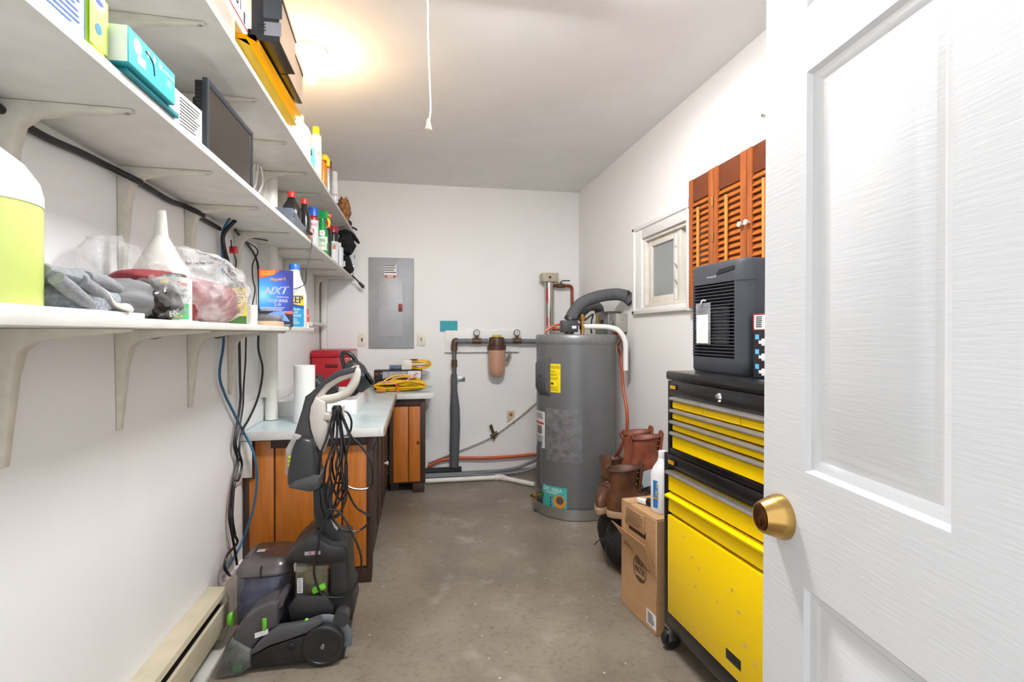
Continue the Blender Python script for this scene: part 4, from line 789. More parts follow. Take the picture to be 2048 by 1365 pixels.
for k, (x, y, h_) in enumerate(((-.585, 1.985, .074), (-.625, 1.975, .095))):
    o = thing('pill_bottle', ('shorter white pill bottle in front on lowest shelf', 'taller white pill bottle behind on lowest shelf')[k], 'bottle', (x, y, ZL), group='white pill bottles')
    part('body', MB().lathe([(.0155, 0), (.016, .002), (.016, h_-.02), (.012, h_-.015)], n=24), M('pill_white', (236, 236, 236), .4), o); part('cap', MB().lathe([(.0145, h_-.016), (.0145, h_-.001), (.013, h_)], n=24), WHITE, o)
tr = thing('parts_tray', 'low clear lidded tray with wooden base before wax box', 'tray', (-.56, 2.095, ZL))
part('base', MB().box(-.035, .04, -.062, .062, 0, .018, .002), M('pale_wood', (214, 184, 156), .6), tr); part('contents', MB().box(-.03, .035, -.055, .055, .018, .03), M('dark_contents', (92, 80, 70), .6, var=.4, scale=70), tr)
part('clear_lid', MB().box(-.034, .039, -.061, .061, .0185, .044, .003), film('lid_film', (170, 170, 172), .35, .1, .1), tr)
# wax box
wx = thing('wax_box', 'blue car wax box with silver lettering on lowest shelf', 'box', (-.568, 2.235, ZL), 14)
WX = bpy.data.materials.new('wax_print'); WX.use_nodes = True
def waxmat():
    nt = WX.node_tree; N = nt.nodes; L = nt.links; b = N['Principled BSDF']; b.inputs['Roughness'].default_value = .3
    tc = N.new('ShaderNodeTexCoord'); g = N.new('ShaderNodeTexGradient'); g.gradient_type = 'SPHERICAL'; mp = N.new('ShaderNodeMapping'); mp.inputs['Location'].default_value = (.45, 0, -.95); mp.inputs['Scale'].default_value = (9, 1, 7.5)
    L.new(tc.outputs['Object'], mp.inputs[0]); L.new(mp.outputs[0], g.inputs[0]); r = N.new('ShaderNodeValToRGB'); e = r.color_ramp.elements
    e[0].color = (*lin((48, 48, 128)), 1); e[1].color = (*lin((150, 220, 245)), 1); x = e.new(.3); x.color = (*lin((58, 90, 200)), 1); x = e.new(.7); x.color = (*lin((70, 160, 230)), 1)
    L.new(g.outputs['Fac'], r.inputs[0]); L.new(r.outputs[0], b.inputs['Base Color'])
waxmat()
part('carton', MB().box(-.063, .063, -.032, .032, 0, .228, .0015, 1), WX, wx)
F = -.032
part('orange_corner', MB().add([(-.063, F-.0006, .228), (.015, F-.0006, .228), (-.005, F-.0006, .212), (-.03, F-.0006, .2), (-.063, F-.0006, .192)], [(4, 3, 2, 1, 0)]), mcol('corner_orange', (226, 84, 44)), wx); lines((-.03, F-.0003, .214), X_+Z_*.12, Z_, .055, .02, 3, YINK, wx, fill=.35)
part('dark_foot', MB().add([(-.063, F-.0004, 0), (.063, F-.0004, 0), (.063, F-.0004, .06), (-.063, F-.0004, .07)], [(0, 1, 2, 3)]), mcol('print_black', (40, 38, 52)), wx)
text("Meguiar's", .016, .058, (.006, F, .19), X_+Z_*.08, Z_, mcol('script_gold', (240, 180, 70)), wx, shear=.3, bold=.0008)
text('NXT', .03, .09, (.002, F, .145), X_+Z_*.06, Z_, M('silver_print', (214, 222, 236), .3), wx, shear=.4, bold=.0015); text('GENERATION', .006, .045, (.022, F, .119), X_, Z_, WINK, wx)
text('TECH WAX', .013, .075, (.005, F, .104), X_, Z_, WINK, wx, bold=.0005); text('2.0', .012, .024, (.004, F, .088), X_, Z_, WINK, wx, bold=.0005); lines((-.01, F, .07), X_, Z_, .095, .017, 3, WINK, wx, fill=.35); lines((.035, F, .006), X_, Z_, .04, .004, 1, WINK, wx)
part('car_bonnet', MB().add([(-.03, F-.001, .05), (-.01, F-.001, .06), (.06, F-.001, .064), (.062, F-.001, .05), (.03, F-.001, .052), (.05, F-.001, .02), (.02, F-.001, .024), (.01, F-.001, .014), (-.005, F-.001, .035)], [(8, 7, 6, 5, 4, 1, 0), (1, 4, 3, 2)]), mcol('bonnet_blue', (120, 160, 226)), wx); part('car_lamp', MB().add([(.03, F-.0014, .052), (.062, F-.0014, .05), (.06, F-.0014, .063), (.035, F-.0014, .06)], [(0, 1, 2, 3)]), mcol('lamp_coral', (226, 110, 100)), wx)
lines((.063, .0, .12), Y_, Z_, .04, .14, 12, WINK, wx, fill=.3)
zp_ = jug('glass_cleaner_jug', 'tall white cleaner jug with blue cap behind wax box', 'jug', (-.583, 2.615, ZL), .056, .062, .305, (226, 228, 232), (44, 120, 210), 8, shoulder=.5, capr=.024)
fy_ = -.0622
patch('blue_label', (.0, fy_, .055), X_, Z_, .094, .10, mcol('label_cyan', (40, 150, 196)), zp_); patch('yellow_label', (.0, fy_, .128), X_, Z_, .094, .05, mcol('label_sun', (246, 206, 40)), zp_); patch('navy_swoosh', (.0, fy_, .105), X_-Z_*.25, Z_, .094, .012, BINK, zp_, n=.0008)
text('ZEP', .034, .06, (.012, fy_, .132), X_, Z_, BINK, zp_, bold=.0012); text('STREAK', .011, .046, (.008, fy_-.0002, .086), X_, Z_, WINK, zp_); text('GLASS', .011, .036, (.003, fy_-.0002, .071), X_, Z_, WINK, zp_); text('CLEANER', .011, .05, (.01, fy_-.0002, .056), X_, Z_, WINK, zp_); lines((.0, fy_-.0002, .03), X_, Z_, .07, .03, 4, WINK, zp_, fill=.3)
aerosol('red_tube', 'tiny red and white tube at the end of lowest shelf', 'tube', (-.545, 2.70, ZL), .0125, .095, (226, 220, 214), (214, 58, 40), .75, .35, [((214, 70, 50), .3, .6, .5)])

# ---------------------------------------------------------------- cables on the left wall
def cable(name, label, pts, r, mat, cat='cable', group=None): return solo(name, MB().tube(pts, r, 8, sub=5), mat, label, cat, group)
CB = M('cable_black', (26, 25, 26), .45); xw = WL+.012
def wp_(l, dx=0): return [A(x, y, 'x', xw+dx) for x, y in l]
cable('thick_cable', 'thick black cable tucked under middle shelf along left wall', [(xw+.002, y, 1.6105+.004*math.sin(y*7)) for y in (.3, .7, 1.0)]+wp_([(20, 232), (90, 274), (160, 305), (219, 334)])+[(xw+.04, 1.525, 1.585)]+wp_([(262, 356), (300, 378), (340, 402), (368, 412)])+[(xw+.04, 1.93, 1.59)]+wp_([(398, 434), (430, 452), (440, 458)]), .0085, CB)
cable('black_cable', 'black cable bundle dropping through middle shelf to the bag', [(-.70, 2.16, 1.622)]+wp_([(447, 470), (449, 500), (457, 530), (461, 560), (462, 600), (463, 640), (464, 652)], .015)+[(-.765, 2.36, 1.17)], .008, CB)
cable('blue_cable', 'blue network cable hanging down left wall to the heater', [(-.71, 2.13, 1.622)]+wp_([(444, 470), (446, 520), (447, 560), (446, 610), (446, 655), (447, 690), (439, 750), (450, 790), (462, 815)], .004)+[A(x, y, 'y', 2.44) for x, y in ((487, 865), (505, 900), (514, 945), (510, 1000), (497, 1050), (482, 1090))]+wp_([(460, 1128), (452, 1142), (460, 1152)], .006), .0052, M('cable_blue', (40, 98, 132), .45))
cable('wall_cable', 'longest black cord running down wall past the worktop corner', wp_([(477, 655), (479, 700), (480, 760), (481, 800), (474, 850), (468, 890), (475, 920), (467, 960), (461, 1000), (459, 1040), (466, 1080), (471, 1110), (474, 1130)], .006), .0055, CB, group='black cords on the left wall')
cable('wall_cable', 'thin black cord with sharp kink beside the longest cord', wp_([(492, 672), (491, 720), (487, 780), (486, 812), (480, 850), (472, 890), (480, 915), (472, 950), (466, 990), (466, 1040), (471, 1070)], .012), .0038, CB, group='black cords on the left wall')
cable('wall_cable', 'black cord bulging to the right above the worktop', wp_([(517, 668), (517, 700), (525, 735), (522, 770), (513, 805), (497, 840), (486, 860), (478, 900), (484, 930), (477, 960), (470, 965), (466, 1000), (465, 1060), (475, 1085), (455, 1110), (449, 1135), (456, 1147)], .018), .0052, CB, group='black cords on the left wall')
cable('thin_black_wire', 'thin black wire from middle shelf down to white bottles', [(-.70, 2.60, 1.622)]+[(-.755, 2.40, 1.6)]+wp_([(515, 500), (505, 530), (506, 560), (510, 580), (505, 610), (503, 645)], .02), .003, CB)
cable('dark_flat_cable', 'dark cable along the wall behind the wax box', [(-.745, 2.3, 1.612), (-.762, 2.42, 1.605), (-.766, 2.55, 1.585), (-.766, 2.66, 1.54), (-.764, 2.69, 1.45), (-.763, 2.69, 1.22)], .0055, CB)
cable('speaker_wire', 'thin black wire hanging off middle shelf edge to glass cleaner', [(-.507, 2.63, ZM+.012), (-.508, 2.64, 1.625), (-.515, 2.63, 1.56), (-.525, 2.6, 1.48), (-.535, 2.61, 1.42), (-.56, 2.5, 1.385)], .002, CB)
rt = thing('red_tag_wire', 'thin black wire with red plastic tag on left wall', 'cable', tuple(A(468, 560, 'x', xw)))
part('wire', MB().tube(wp_([(462, 480), (464, 500), (472, 520), (470, 540), (462, 556), (458, 580)], .03), .0025, 6), CB, rt, True); part('tag', MB().box(-.012, .012, -.016, .016, -.014, .014, .003).xf(Matrix.Translation(A(467, 500, 'x', xw+.03)) @ Matrix.Rotation(.2, 4, 'X')), mcol('tag_red', (214, 40, 34)), rt, True)
for k, (x, y, dy) in enumerate(((300, 672, 70), (430, 672, 55))): cable('loop_cable', ('dark cable loop peeking below lowest shelf, left one', 'dark cable loop peeking below lowest shelf, right one')[k], wp_([(x-dy*.2, 662), (x, 674), (x+dy*.3, 672), (x+dy*.6, 662)], .02), .006, CB)

# ---------------------------------------------------------------- on the worktop
pr = thing('paper_roll', 'tall white paper towel roll standing on the worktop', 'paper roll', (-.555, 2.70, .7395))
part('roll', MB().lathe([(.05, 0), (.05, .283), (.021, .283), (.021, .002)], n=40), M('paper_white', (238, 237, 234), .85, var=.01), pr)
cloth('plastic_sheet', 'crumpled clear plastic sheet in the sink left corner', 'plastic sheet', (-.655, 3.02, .80), (.07, .11, .055), film('sheet_film', (222, 224, 228), .3, .12, 1, 22), .3, 2.5, .758, 14)
tb = thing('red_toolbox', 'red metal toolbox in the back corner of the worktop', 'toolbox', (-.62, 4.16, .7398))
RED = M('toolbox_red', (176, 22, 34), .35, var=.05, scale=8)
part('case', MB().box(-.146, .13, -.205, .205, 0, .265, .008), RED, tb); part('lid', MB().box(-.148, .132, -.207, .207, .266, .318, .008), RED, tb)
part('side_plate', MB().box(.13, .136, -.2, .2, .19, .31, .001).box(.13, .134, -.2, -.185, .0, .19), M('plate_beige', (206, 190, 178), .4, .3), tb)
part('drawer_front', MB().box(.13, .138, -.18, .19, .02, .17, .002), RED, tb); part('side_latch', MB().box(.136, .144, -.15, -.12, .25, .265, .002).cyl((.136, -.1, .28), (.142, -.1, .28), .008), DARK, tb)
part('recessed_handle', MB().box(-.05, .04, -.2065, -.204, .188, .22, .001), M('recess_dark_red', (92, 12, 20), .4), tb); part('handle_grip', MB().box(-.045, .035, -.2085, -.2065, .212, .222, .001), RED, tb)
hv = thing('hand_vacuum', 'black hand vacuum with loop handle lying in the sink', 'vacuum', (-.43, 3.35, .757))
HVM = M('vac_black', (30, 30, 32), .25, var=.1, spec=.6); Y0 = 3.3
def tr_(l, Y): return [A(x, y, 'y', Y) for x, y in l]
part('loop_handle', MB().tube(tr_([(690, 742), (685, 722), (684, 709), (692, 706), (702, 710), (713, 724), (720, 740)], Y0), .013, 10), HVM, hv, True)
part('upper_body', MB().tube(tr_([(694, 750), (704, 733), (716, 742), (726, 760)], Y0), [.03, .04, .05, .045], 14), M('vac_grey', (60, 61, 64), .35), hv, True)
part('motor_housing', MB().cyl(A(716, 772, 'y', Y0), A(739, 757, 'y', Y0-.02), .05, .05, 24).cyl(A(739, 757, 'y', Y0-.02), A(743, 754.5, 'y', Y0-.02), .05, .035, 24), HVM, hv, True)
part('cradle', MB().tube(tr_([(672, 795), (690, 790), (710, 785), (728, 776)], Y0), [.02, .03, .035, .03], 12, flat=.6), HVM, hv, True)
part('nozzle', MB().tube(tr_([(676, 776), (664, 779), (652, 790)], Y0), [.03, .034, .04], 14), HVM, hv, True)
text('MAX', .02, .05, A(722, 750, 'y', Y0-.055), X_, Z_, mcol('print_cyan', (90, 150, 210)), hv, True)
at_ = thing('vacuum_attachment', 'dark grey vacuum nozzle attachment behind the paper roll', 'attachment', (-.55, 3.3, .757))
part('tube', MB().cyl(A(640, 764, 'y', 3.3), A(652, 785, 'y', 3.3), .024, .03, 16).cyl(A(630, 761, 'y', 3.25), A(648, 780, 'y', 3.25), .03, .03, 16), DARK, at_, True); part('blade', MB().cyl(A(634, 750, 'y', 3.3), A(645, 765, 'y', 3.3), .017, .017, 4), DARK, at_, True)
ub = thing('utility_light_box', 'black and yellow printed work light box at the back wall', 'box', (-.15, 4.2, .7395))
part('carton', MB().box(-.185, .185, -.06, .06, 0, .155, .002, 1), M('carton_black', (38, 36, 38), .25, var=.1), ub)
patch('silver_print', (.03, -.06, .115), X_, Z_, .3, .055, M('print_silver', (176, 178, 182), .3, var=.25, scale=60, stretch=(3, 1, .2)), ub); patch('white_print', (.125, -.06, .115), X_, Z_, .1, .06, M('print_white_gloss', (232, 232, 232), .2), ub, n=.0008); patch('yellow_print', (.09, -.06, .045), X_, Z_, .18, .065, mcol('print_yellow', (240, 206, 20)), ub, n=.0008)
text('UTILITY', .014, .075, (-.1, -.0606, .128), X_, Z_, WINK, ub, bold=.0008); text('POWER', .01, .05, (-.08, -.0606, .108), X_, Z_, YINK, ub); text('U', .022, .015, (-.165, -.0606, .125), X_, Z_, RINK, ub, bold=.002); text('POWER[+DIS]', .024, .15, (.095, -.0606, .05), X_, Z_, INK, ub, bold=.001)
bp_ = thing('battery_pack', 'blister pack of blue grey batteries on the light box', 'battery pack', (-.165, 4.2, .895))
part('tray', MB().box(-.055, .055, -.02, .02, 0, .034, .004), M('tray_slate', (86, 100, 122), .35), bp_)
for k in range(4): part('battery', MB().cyl((-.04+k*.027, -.026, .018), (-.04+k*.027, -.005, .018), .011, n=14), M('battery_blue', (112, 128, 156), .3, .3), bp_)
YC = M('cord_yellow', (238, 186, 10), .4, var=.05)
def coil(name, label, c, rx, rz, n, r, mat, wob=.006, depth=.03, seed=1):
    rnd = random.Random(seed); pts = []
    for k in range(n*10+1):
        t = 2*math.pi*k/10; pts.append((c[0]+(rx+rnd.uniform(-wob, wob))*math.cos(t), c[1]+depth*(k/(n*10)-.5)*2+rnd.uniform(-.004, .004), c[2]+(rz+rnd.uniform(-wob, wob))*math.sin(t)))
    o = thing(name, label, 'cord', (c[0], c[1], c[2]-rz)); part('cord', MB().tube(pts, r, 6, sub=3), mat, o, True); return o
ec = coil('extension_cord', 'packaged coil of yellow extension cord on the light box', (.0, 4.2, .935), .10, .028, 6, .0058, YC, .015, .045, 3)
part('carton_sleeve', MB().box(-.125, -.045, 4.14, 4.26, .896, .972, .002), M('sleeve_white', (226, 224, 214), .4, var=.1, scale=20), ec, True); part('sleeve_top', MB().box(-.06, .0, 4.15, 4.25, .970, .974), INK, ec, True)
yc2 = coil('loose_cord', 'tangled yellow extension cord heap on the worktop end', (-.13, 4.02, .785), .185, .026, 10, .0062, YC, .012, .055, 5)
part('upper_loop', MB().tube([(-.30, 4.05, .77), (-.26, 4.07, .81), (-.18, 4.09, .85), (-.08, 4.09, .855), (.0, 4.08, .83), (.06, 4.05, .79)], .0062, 6).tube([(-.29, 4.03, .77), (-.24, 4.05, .80), (-.16, 4.08, .835), (-.06, 4.08, .845), (.02, 4.07, .82)], .0062, 6), YC, yc2, True)
part('red_white_rope', MB().tube([(-.29, 3.99, .80), (-.23, 3.98, .815), (-.16, 3.985, .80), (-.1, 4.0, .81), (-.04, 4.02, .85), (.0, 4.03, .875)], .007, 7), M('rope_red_white', (232, 206, 200), .7, var=.1, scale=60, col2=(196, 50, 46), fac=.5), yc2, True)
part('orange_plug', MB().ball((-.268, 3.935, .756), (.042, .022, .016), 3), M('plug_orange', (206, 128, 48), .4), yc2, True); part('orange_tie', MB().tube([(-.16, 3.945, .80), (-.145, 3.93, .77), (-.155, 3.925, .748), (-.135, 3.93, .75)], .006, 6), mcol('tie_orange', (226, 96, 30)), yc2, True)
solo('paper_tag', MB().add([(.0, 4.0, .746), (.05, 3.95, .742), (.095, 4.0, .746), (.05, 4.03, .752)], [(0, 1, 2, 3)]).add([(.0, 4.0, .745), (.05, 3.95, .741), (.095, 4.0, .745), (.05, 4.03, .751)], [(3, 2, 1, 0)]), M('tag_paper', (232, 228, 216), .7), 'small white paper tag on the worktop end', 'tag')

# ---------------------------------------------------------------- carpet cleaner
cc = thing('carpet_cleaner', 'upright black carpet cleaner with wrapped cord and green accents', 'carpet cleaner', (-.42, 2.05, 0))
def xz(l, Y): return [(p.x, max(.004, p.z)) for p in (A(x, y, 'y', Y) for x, y in l)]
CBK = M('cleaner_black', (30, 30, 32), .45, var=.2, scale=25, col2=(50, 47, 44), fac=.35); CGR = M('cleaner_grey', (84, 84, 86), .42, var=.06, scale=12); CBE = M('cleaner_beige', (206, 198, 188), .42, var=.03); LIME = mcol('lime_plastic', (110, 196, 50))
SMK = M('smoked_plastic', (84, 80, 84), .2, var=.1, scale=10, spec=.6)
part('base', MB().prism(xz([(500, 1334), (502, 1308), (540, 1290), (600, 1262), (650, 1242), (686, 1250), (690, 1290), (688, 1318), (611, 1324)], 1.93), 'y', 1.93, 2.2, .006), CBK, cc, True)
part('side_arch', MB().prism(xz([(498, 1308), (520.6, 1281), (537, 1266), (553, 1257), (600, 1250), (639.4, 1239), (644, 1246), (641, 1251), (625, 1260), (612, 1268), (581, 1279), (537, 1293.5), (500, 1314)], 1.905), 'y', 1.905, 1.935, .004), CGR, cc, True)
part('bumper', MB().prism(xz([(500, 1337), (500, 1315), (537, 1296), (581, 1281), (612, 1271), (612, 1324), (560, 1331)], 1.912), 'y', 1.912, 1.935, .003), CBK, cc, True)
part('bumper_port', MB().lathe([(.014, 0), (.014, -.004), (.009, -.006)], A(582, 1293, 'y', 1.912), 20, 'y'), BLACK, cc, True)
part('hood', MB().prism(xz([(459, 1300), (460, 1283), (472, 1262), (486, 1243), (500, 1230), (516, 1219), (532, 1209), (545, 1203), (556, 1208), (553, 1256), (537, 1265), (520, 1280), (500, 1305)], 1.91), 'y', 1.912, 2.22, .012), SMK, cc, True)
part('nozzle', MB().prism(xz([(432, 1356), (441, 1326), (448, 1302), (461, 1281), (500, 1303), (500, 1336), (480, 1350), (440, 1358)], 1.90), 'y', 1.895, 2.24, .008), film('nozzle_clear', (120, 122, 118), .62, .15, .1, 10), cc, True)
part('brush', MB().cyl(tuple(A(474, 1338, 'y', 1.92)), tuple(A(474, 1338, 'y', 1.92)+Vector((0, .28, 0))), .016, n=16), mcol('brush_green', (70, 170, 96)), cc, True)
part('hood_latch', MB().prism(xz([(544, 1222), (549, 1200), (570, 1182), (573, 1190), (566, 1214), (552, 1225)], 1.93), 'y', 1.93, 2.0, .006), SMK, cc, True)
part('green_tab', MB().box(-.007, .007, -.004, .004, -.022, .02, .003).xf(Matrix.Translation(A(529, 1249, 'y', 1.908))), LIME, cc, True)
patch('white_tag', A(523, 1268, 'y', 1.9075), X_+Z_*.25, Z_, .045, .018, WINK, cc, True)
wc = A(645.5, 1294, 'y', 1.905)
for nm, yy, sg in (('wheel', 1.93, -1), ('wheel', 2.2, 1)):
    w_ = part(nm, MB().lathe([(.02, 0), (.066, 0), (.0715, sg*.006), (.0715, sg*.026), (.066, sg*.031), (.058, sg*.031), (.056, sg*.028), (.01, sg*.028)], (wc.x, yy, .0725), 48, 'y'), CBK, cc, True)
    part('hub', MB().lathe([(.009, sg*.028), (.007, sg*.033)], (wc.x, yy, .0725), 16, 'y'), STEEL, w_, True)
part('wheel_fender', MB().tube([(wc.x+.08*math.cos(t), 1.935, .0725+.08*math.sin(t)) for t in (2.5, 2.0, 1.5, 1.0, .5, 0.05, -.3)], [.008]*7, 8, flat=2.2), M('fender_grey', (104, 108, 114), .5), cc, True)
# recovery tank on the far side
t0, t1 = A(481, 1240, 'y', 2.1), A(588, 1240, 'y', 2.1); zt_ = A(530, 1146, 'y', 2.06).z
def rbox(x0, x1, y0, y1, z0, z1, r=.03, top=0): 
    out = []
    def ring(z, k): 
        q_ = []
        for cx, cy, a0 in ((x1-r, y1-r, 0), (x0+r, y1-r, 90), (x0+r, y0+r, 180), (x1-r, y0+r, 270)):
            for i in range(6): t = math.radians(a0+18*i); q_.append(Vector((cx+(r-k)*math.cos(t), cy+(r-k)*math.sin(t), z)))
        return q_
    return MB().ring([ring(z0, .006), ring(z0+.006, 0), ring(z1-top, 0), ring(z1-top*.4, top*.35), ring(z1, max(.004, min(top, r-.002)))])
part('recovery_tank', rbox(t0.x, t1.x, 2.02, 2.25, .10, zt_, .05, .004), film('tank_smoke', (74, 76, 96), .72, .12, .08, 6), cc, True)
part('tank_water', rbox(t0.x+.008, t1.x-.008, 2.03, 2.24, .105, zt_-.07, .045, .004), M('dirty_water', (58, 62, 82), .3), cc, True)
part('tank_filter', MB().box(t0.x+.05, t0.x+.1, 2.06, 2.12, zt_-.06, zt_-.01, .008), M('filter_orange', (206, 128, 30), .5), cc, True)
part('tank_lid', rbox(t0.x-.004, t1.x+.004, 2.015, 2.255, zt_, zt_+.055, .055, .04), M('lid_smoked', (88, 80, 82), .22, var=.1, scale=10, spec=.6), cc, True)
part('lid_seam', MB().box((t0.x+t1.x)/2-.002, (t0.x+t1.x)/2+.002, 2.012, 2.06, zt_, zt_+.04), BLACK, cc, True); patch('lid_tag', ((t0.x+t1.x)/2-.03, 2.13, zt_+.056), X_, Y_, .03, .025, WINK, cc, True)
part('green_knob', MB().lathe([(.024, 0), (.026, -.008), (.02, -.016)], (t0.x-.004, 2.03, .135), 20, 'x', sx=.6, sy=1), LIME, cc, True)
# solution tank and tower
part('solution_tank', MB().prism(xz([(590, 1200), (592, 1130), (658, 1128), (656, 1195), (630, 1200)], 2.0), 'y', 1.985, 2.16, .01), film('tank_amber', (150, 142, 118), .5, .15, .1, 6), cc, True)
part('solution_core', MB().box(A(612, 1190, 'y', 2.08).x, A(648, 1190, 'y', 2.08).x, 2.06, 2.15, A(620, 1198, 'y', 2.08).z, A(620, 1140, 'y', 2.08).z, .01), M('core_olive', (128, 118, 88), .5), cc, True)
part('tank_neck', MB().lathe([(.024, 0), (.026, .02), (.02, .032)], A(602, 1140, 'y', 2.03), 20), M('neck_clear', (186, 188, 186), .3), cc, True)
part('white_sticker', MB().add(quad(A(600, 1172, 'y', 1.982), X_, Z_, .02, .055), [(0, 1, 2, 3)]), WINK, cc, True)
lines(A(600, 1172, 'y', 1.9815), X_, Z_, .016, .05, 8, INK, cc, True, fill=.3)
part('green_latch', MB().box(-.024, .024, -.01, .01, -.01, .01, .005).xf(Matrix.Translation(A(638, 1178, 'y', 1.98)) @ Matrix.Rotation(-.35, 4, 'Y')), LIME, cc, True); part('green_button', MB().ball(A(613, 1241, 'y', 1.925), .007, 2), LIME, cc, True)
part('tank_seat', MB().prism(xz([(575, 1215), (590, 1196), (655, 1192), (668, 1215), (664, 1244), (600, 1262), (580, 1240)], 1.96), 'y', 1.955, 2.18, .008), CBK, cc, True)
part('upper_cowl', MB().prism(xz([(570, 1118), (584, 1100), (604, 1082), (628, 1067), (640, 1078), (662, 1092), (690, 1094), (695, 1110), (690, 1124), (656, 1128), (575, 1126)], 1.98), 'y', 1.97, 2.2, .01), CBK, cc, True)
patch('brand_badge', A(625, 1107, 'y', 1.9695), X_, Z_, .055, .014, M('badge_grey', (150, 152, 160), .3), cc, True); text('R 12', .011, .035, A(628, 1107, 'y', 1.969), X_, Z_, RINK, cc, True)
part('rear_column', MB().prism(xz([(658, 1094), (693, 1096), (697, 1180), (704, 1200), (702, 1232), (690, 1246), (656, 1244), (660, 1160)], 1.98), 'y', 1.979, 2.188, .012), CBK, cc, True)
part('rear_hose_box', MB().prism(xz([(692, 1195), (706, 1198), (709, 1222), (704, 1240), (692, 1238)], 2.0), 'y', 1.99, 2.16, .006), CBK, cc, True)
part('pivot', MB().cyl(A(682, 1240, 'y', 1.925), A(682, 1240, 'y', 1.925)+Vector((0, .29, 0)), .028, n=24), M('pivot_grey', (60, 60, 62), .4), cc, True)
# neck, shroud and handle
HP = 2.07
part('neck', MB().prism(xz([(625, 975), (661, 975), (661, 1030), (667, 1052), (688, 1078), (694, 1100), (632, 1100), (634, 1065), (627, 1030)], HP-.03), 'y', HP-.035, HP+.035, .01), CBK, cc, True)
part('neck_trim', MB().prism(xz([(660, 1036), (664, 1036), (676, 1058), (674, 1062), (668, 1056)], HP-.037), 'y', HP-.038, HP-.03, .002), CBE, cc, True)
part('shroud', MB().prism(xz([(574, 970), (574, 950), (583, 900), (592, 880), (606, 876), (622, 880), (629, 892), (634, 940), (637, 972), (632, 984), (600, 979)], HP-.06), 'y', HP-.07, HP+.07, .018, 3), M('shroud_black', (44, 45, 48), .38), cc, True)
part('shroud_lip', MB().prism(xz([(575, 976), (590, 962), (612, 955), (628, 950), (638, 957), (638, 978), (620, 985)], HP-.075), 'y', HP-.078, HP+.078, .006), M('shroud_grey', (70, 71, 74), .35), cc, True)
part('accessory_holder', MB().prism(xz([(573, 948), (574, 897), (590, 868), (603, 872), (593, 925), (587, 952)], HP-.03), 'y', HP-.055, HP+.03, .005), film('holder_clear', (206, 204, 200), .45, .1, .1, 10), cc, True)
for k in range(3): part('green_insert', MB().ball(A(582, 915+k*8, 'y', HP-.056), (.012, .004, .007), 2), mcol('insert_lime', (196, 226, 60)), cc, True)
part('arm', MB().prism(xz([(586, 882), (592, 863.6), (606, 818.7), (610, 803), (613, 792), (622, 786), (632.6, 776.5), (652, 757), (675, 742), (700, 735.6), (714, 734), (709, 745), (679, 753), (652, 768.6), (634, 790), (623, 812), (620.7, 832), (623, 856), (634, 890), (640, 900), (637, 930), (610, 930)], HP), 'y', HP-.022, HP+.022, .005), M('arm_charcoal', (58, 59, 61), .5), cc, True)
part('grip_panel', MB().prism(xz([(633, 793), (640, 798), (652, 804), (652, 836), (658, 845), (658, 875), (649, 903), (640, 897), (631, 880), (624, 856), (621, 832), (624, 812)], HP), 'y', HP-.028, HP+.028, .005), CBE, cc, True)
lp_ = [A(x, y, 'y', HP) for x, y in ((628, 806), (637, 792), (652, 773), (676, 756.5), (700, 747), (711, 741), (712, 752), (707, 769), (692, 787), (668, 797), (648, 799), (636, 796))]
part('loop_grip', MB().tube(lp_, .0125, 12, sub=5, flat=1.4), CBE, cc, True); part('loop_tip', MB().tube([A(713, 731, 'y', HP), A(713.5, 745, 'y', HP), A(711, 760, 'y', HP)], .010, 10), CBE, cc, True)
part('cord_hook', MB().box(-.025, .05, -.03, .03, -.008, .006, .003).xf(Matrix.Translation(A(660, 833, 'y', HP))).box(-.006, .006, -.02, .02, -.05, .045, .004).xf(Matrix.Translation((0, 0, 0))) if False else MB().prism(xz([(648, 838), (652, 826), (668, 826), (672, 842), (664, 840)], HP), 'y', HP-.03, HP+.03, .004).prism(xz([(682, 838), (684, 814), (688, 812), (688, 836)], HP), 'y', HP-.02, HP+.02, .003), CBE, cc, True)
part('hook_post', MB().tube([A(660, 838, 'y', HP), A(675, 826, 'y', HP), A(684, 836, 'y', HP)], .008, 8).box(-.012, .025, -.02, .02, -.006, .006, .002).xf(Matrix.Identity(4)) if False else MB().tube([A(660, 838, 'y', HP), A(672, 832, 'y', HP), A(684, 836, 'y', HP)], .01, 8), CBE, cc, True)
def loop(l, Y, dy=.0): return [A(x, y, 'y', Y+dy*math.sin(i*1.7)) for i, (x, y) in enumerate(l)]
PC = M('power_cord_black', (24, 24, 26), .3)
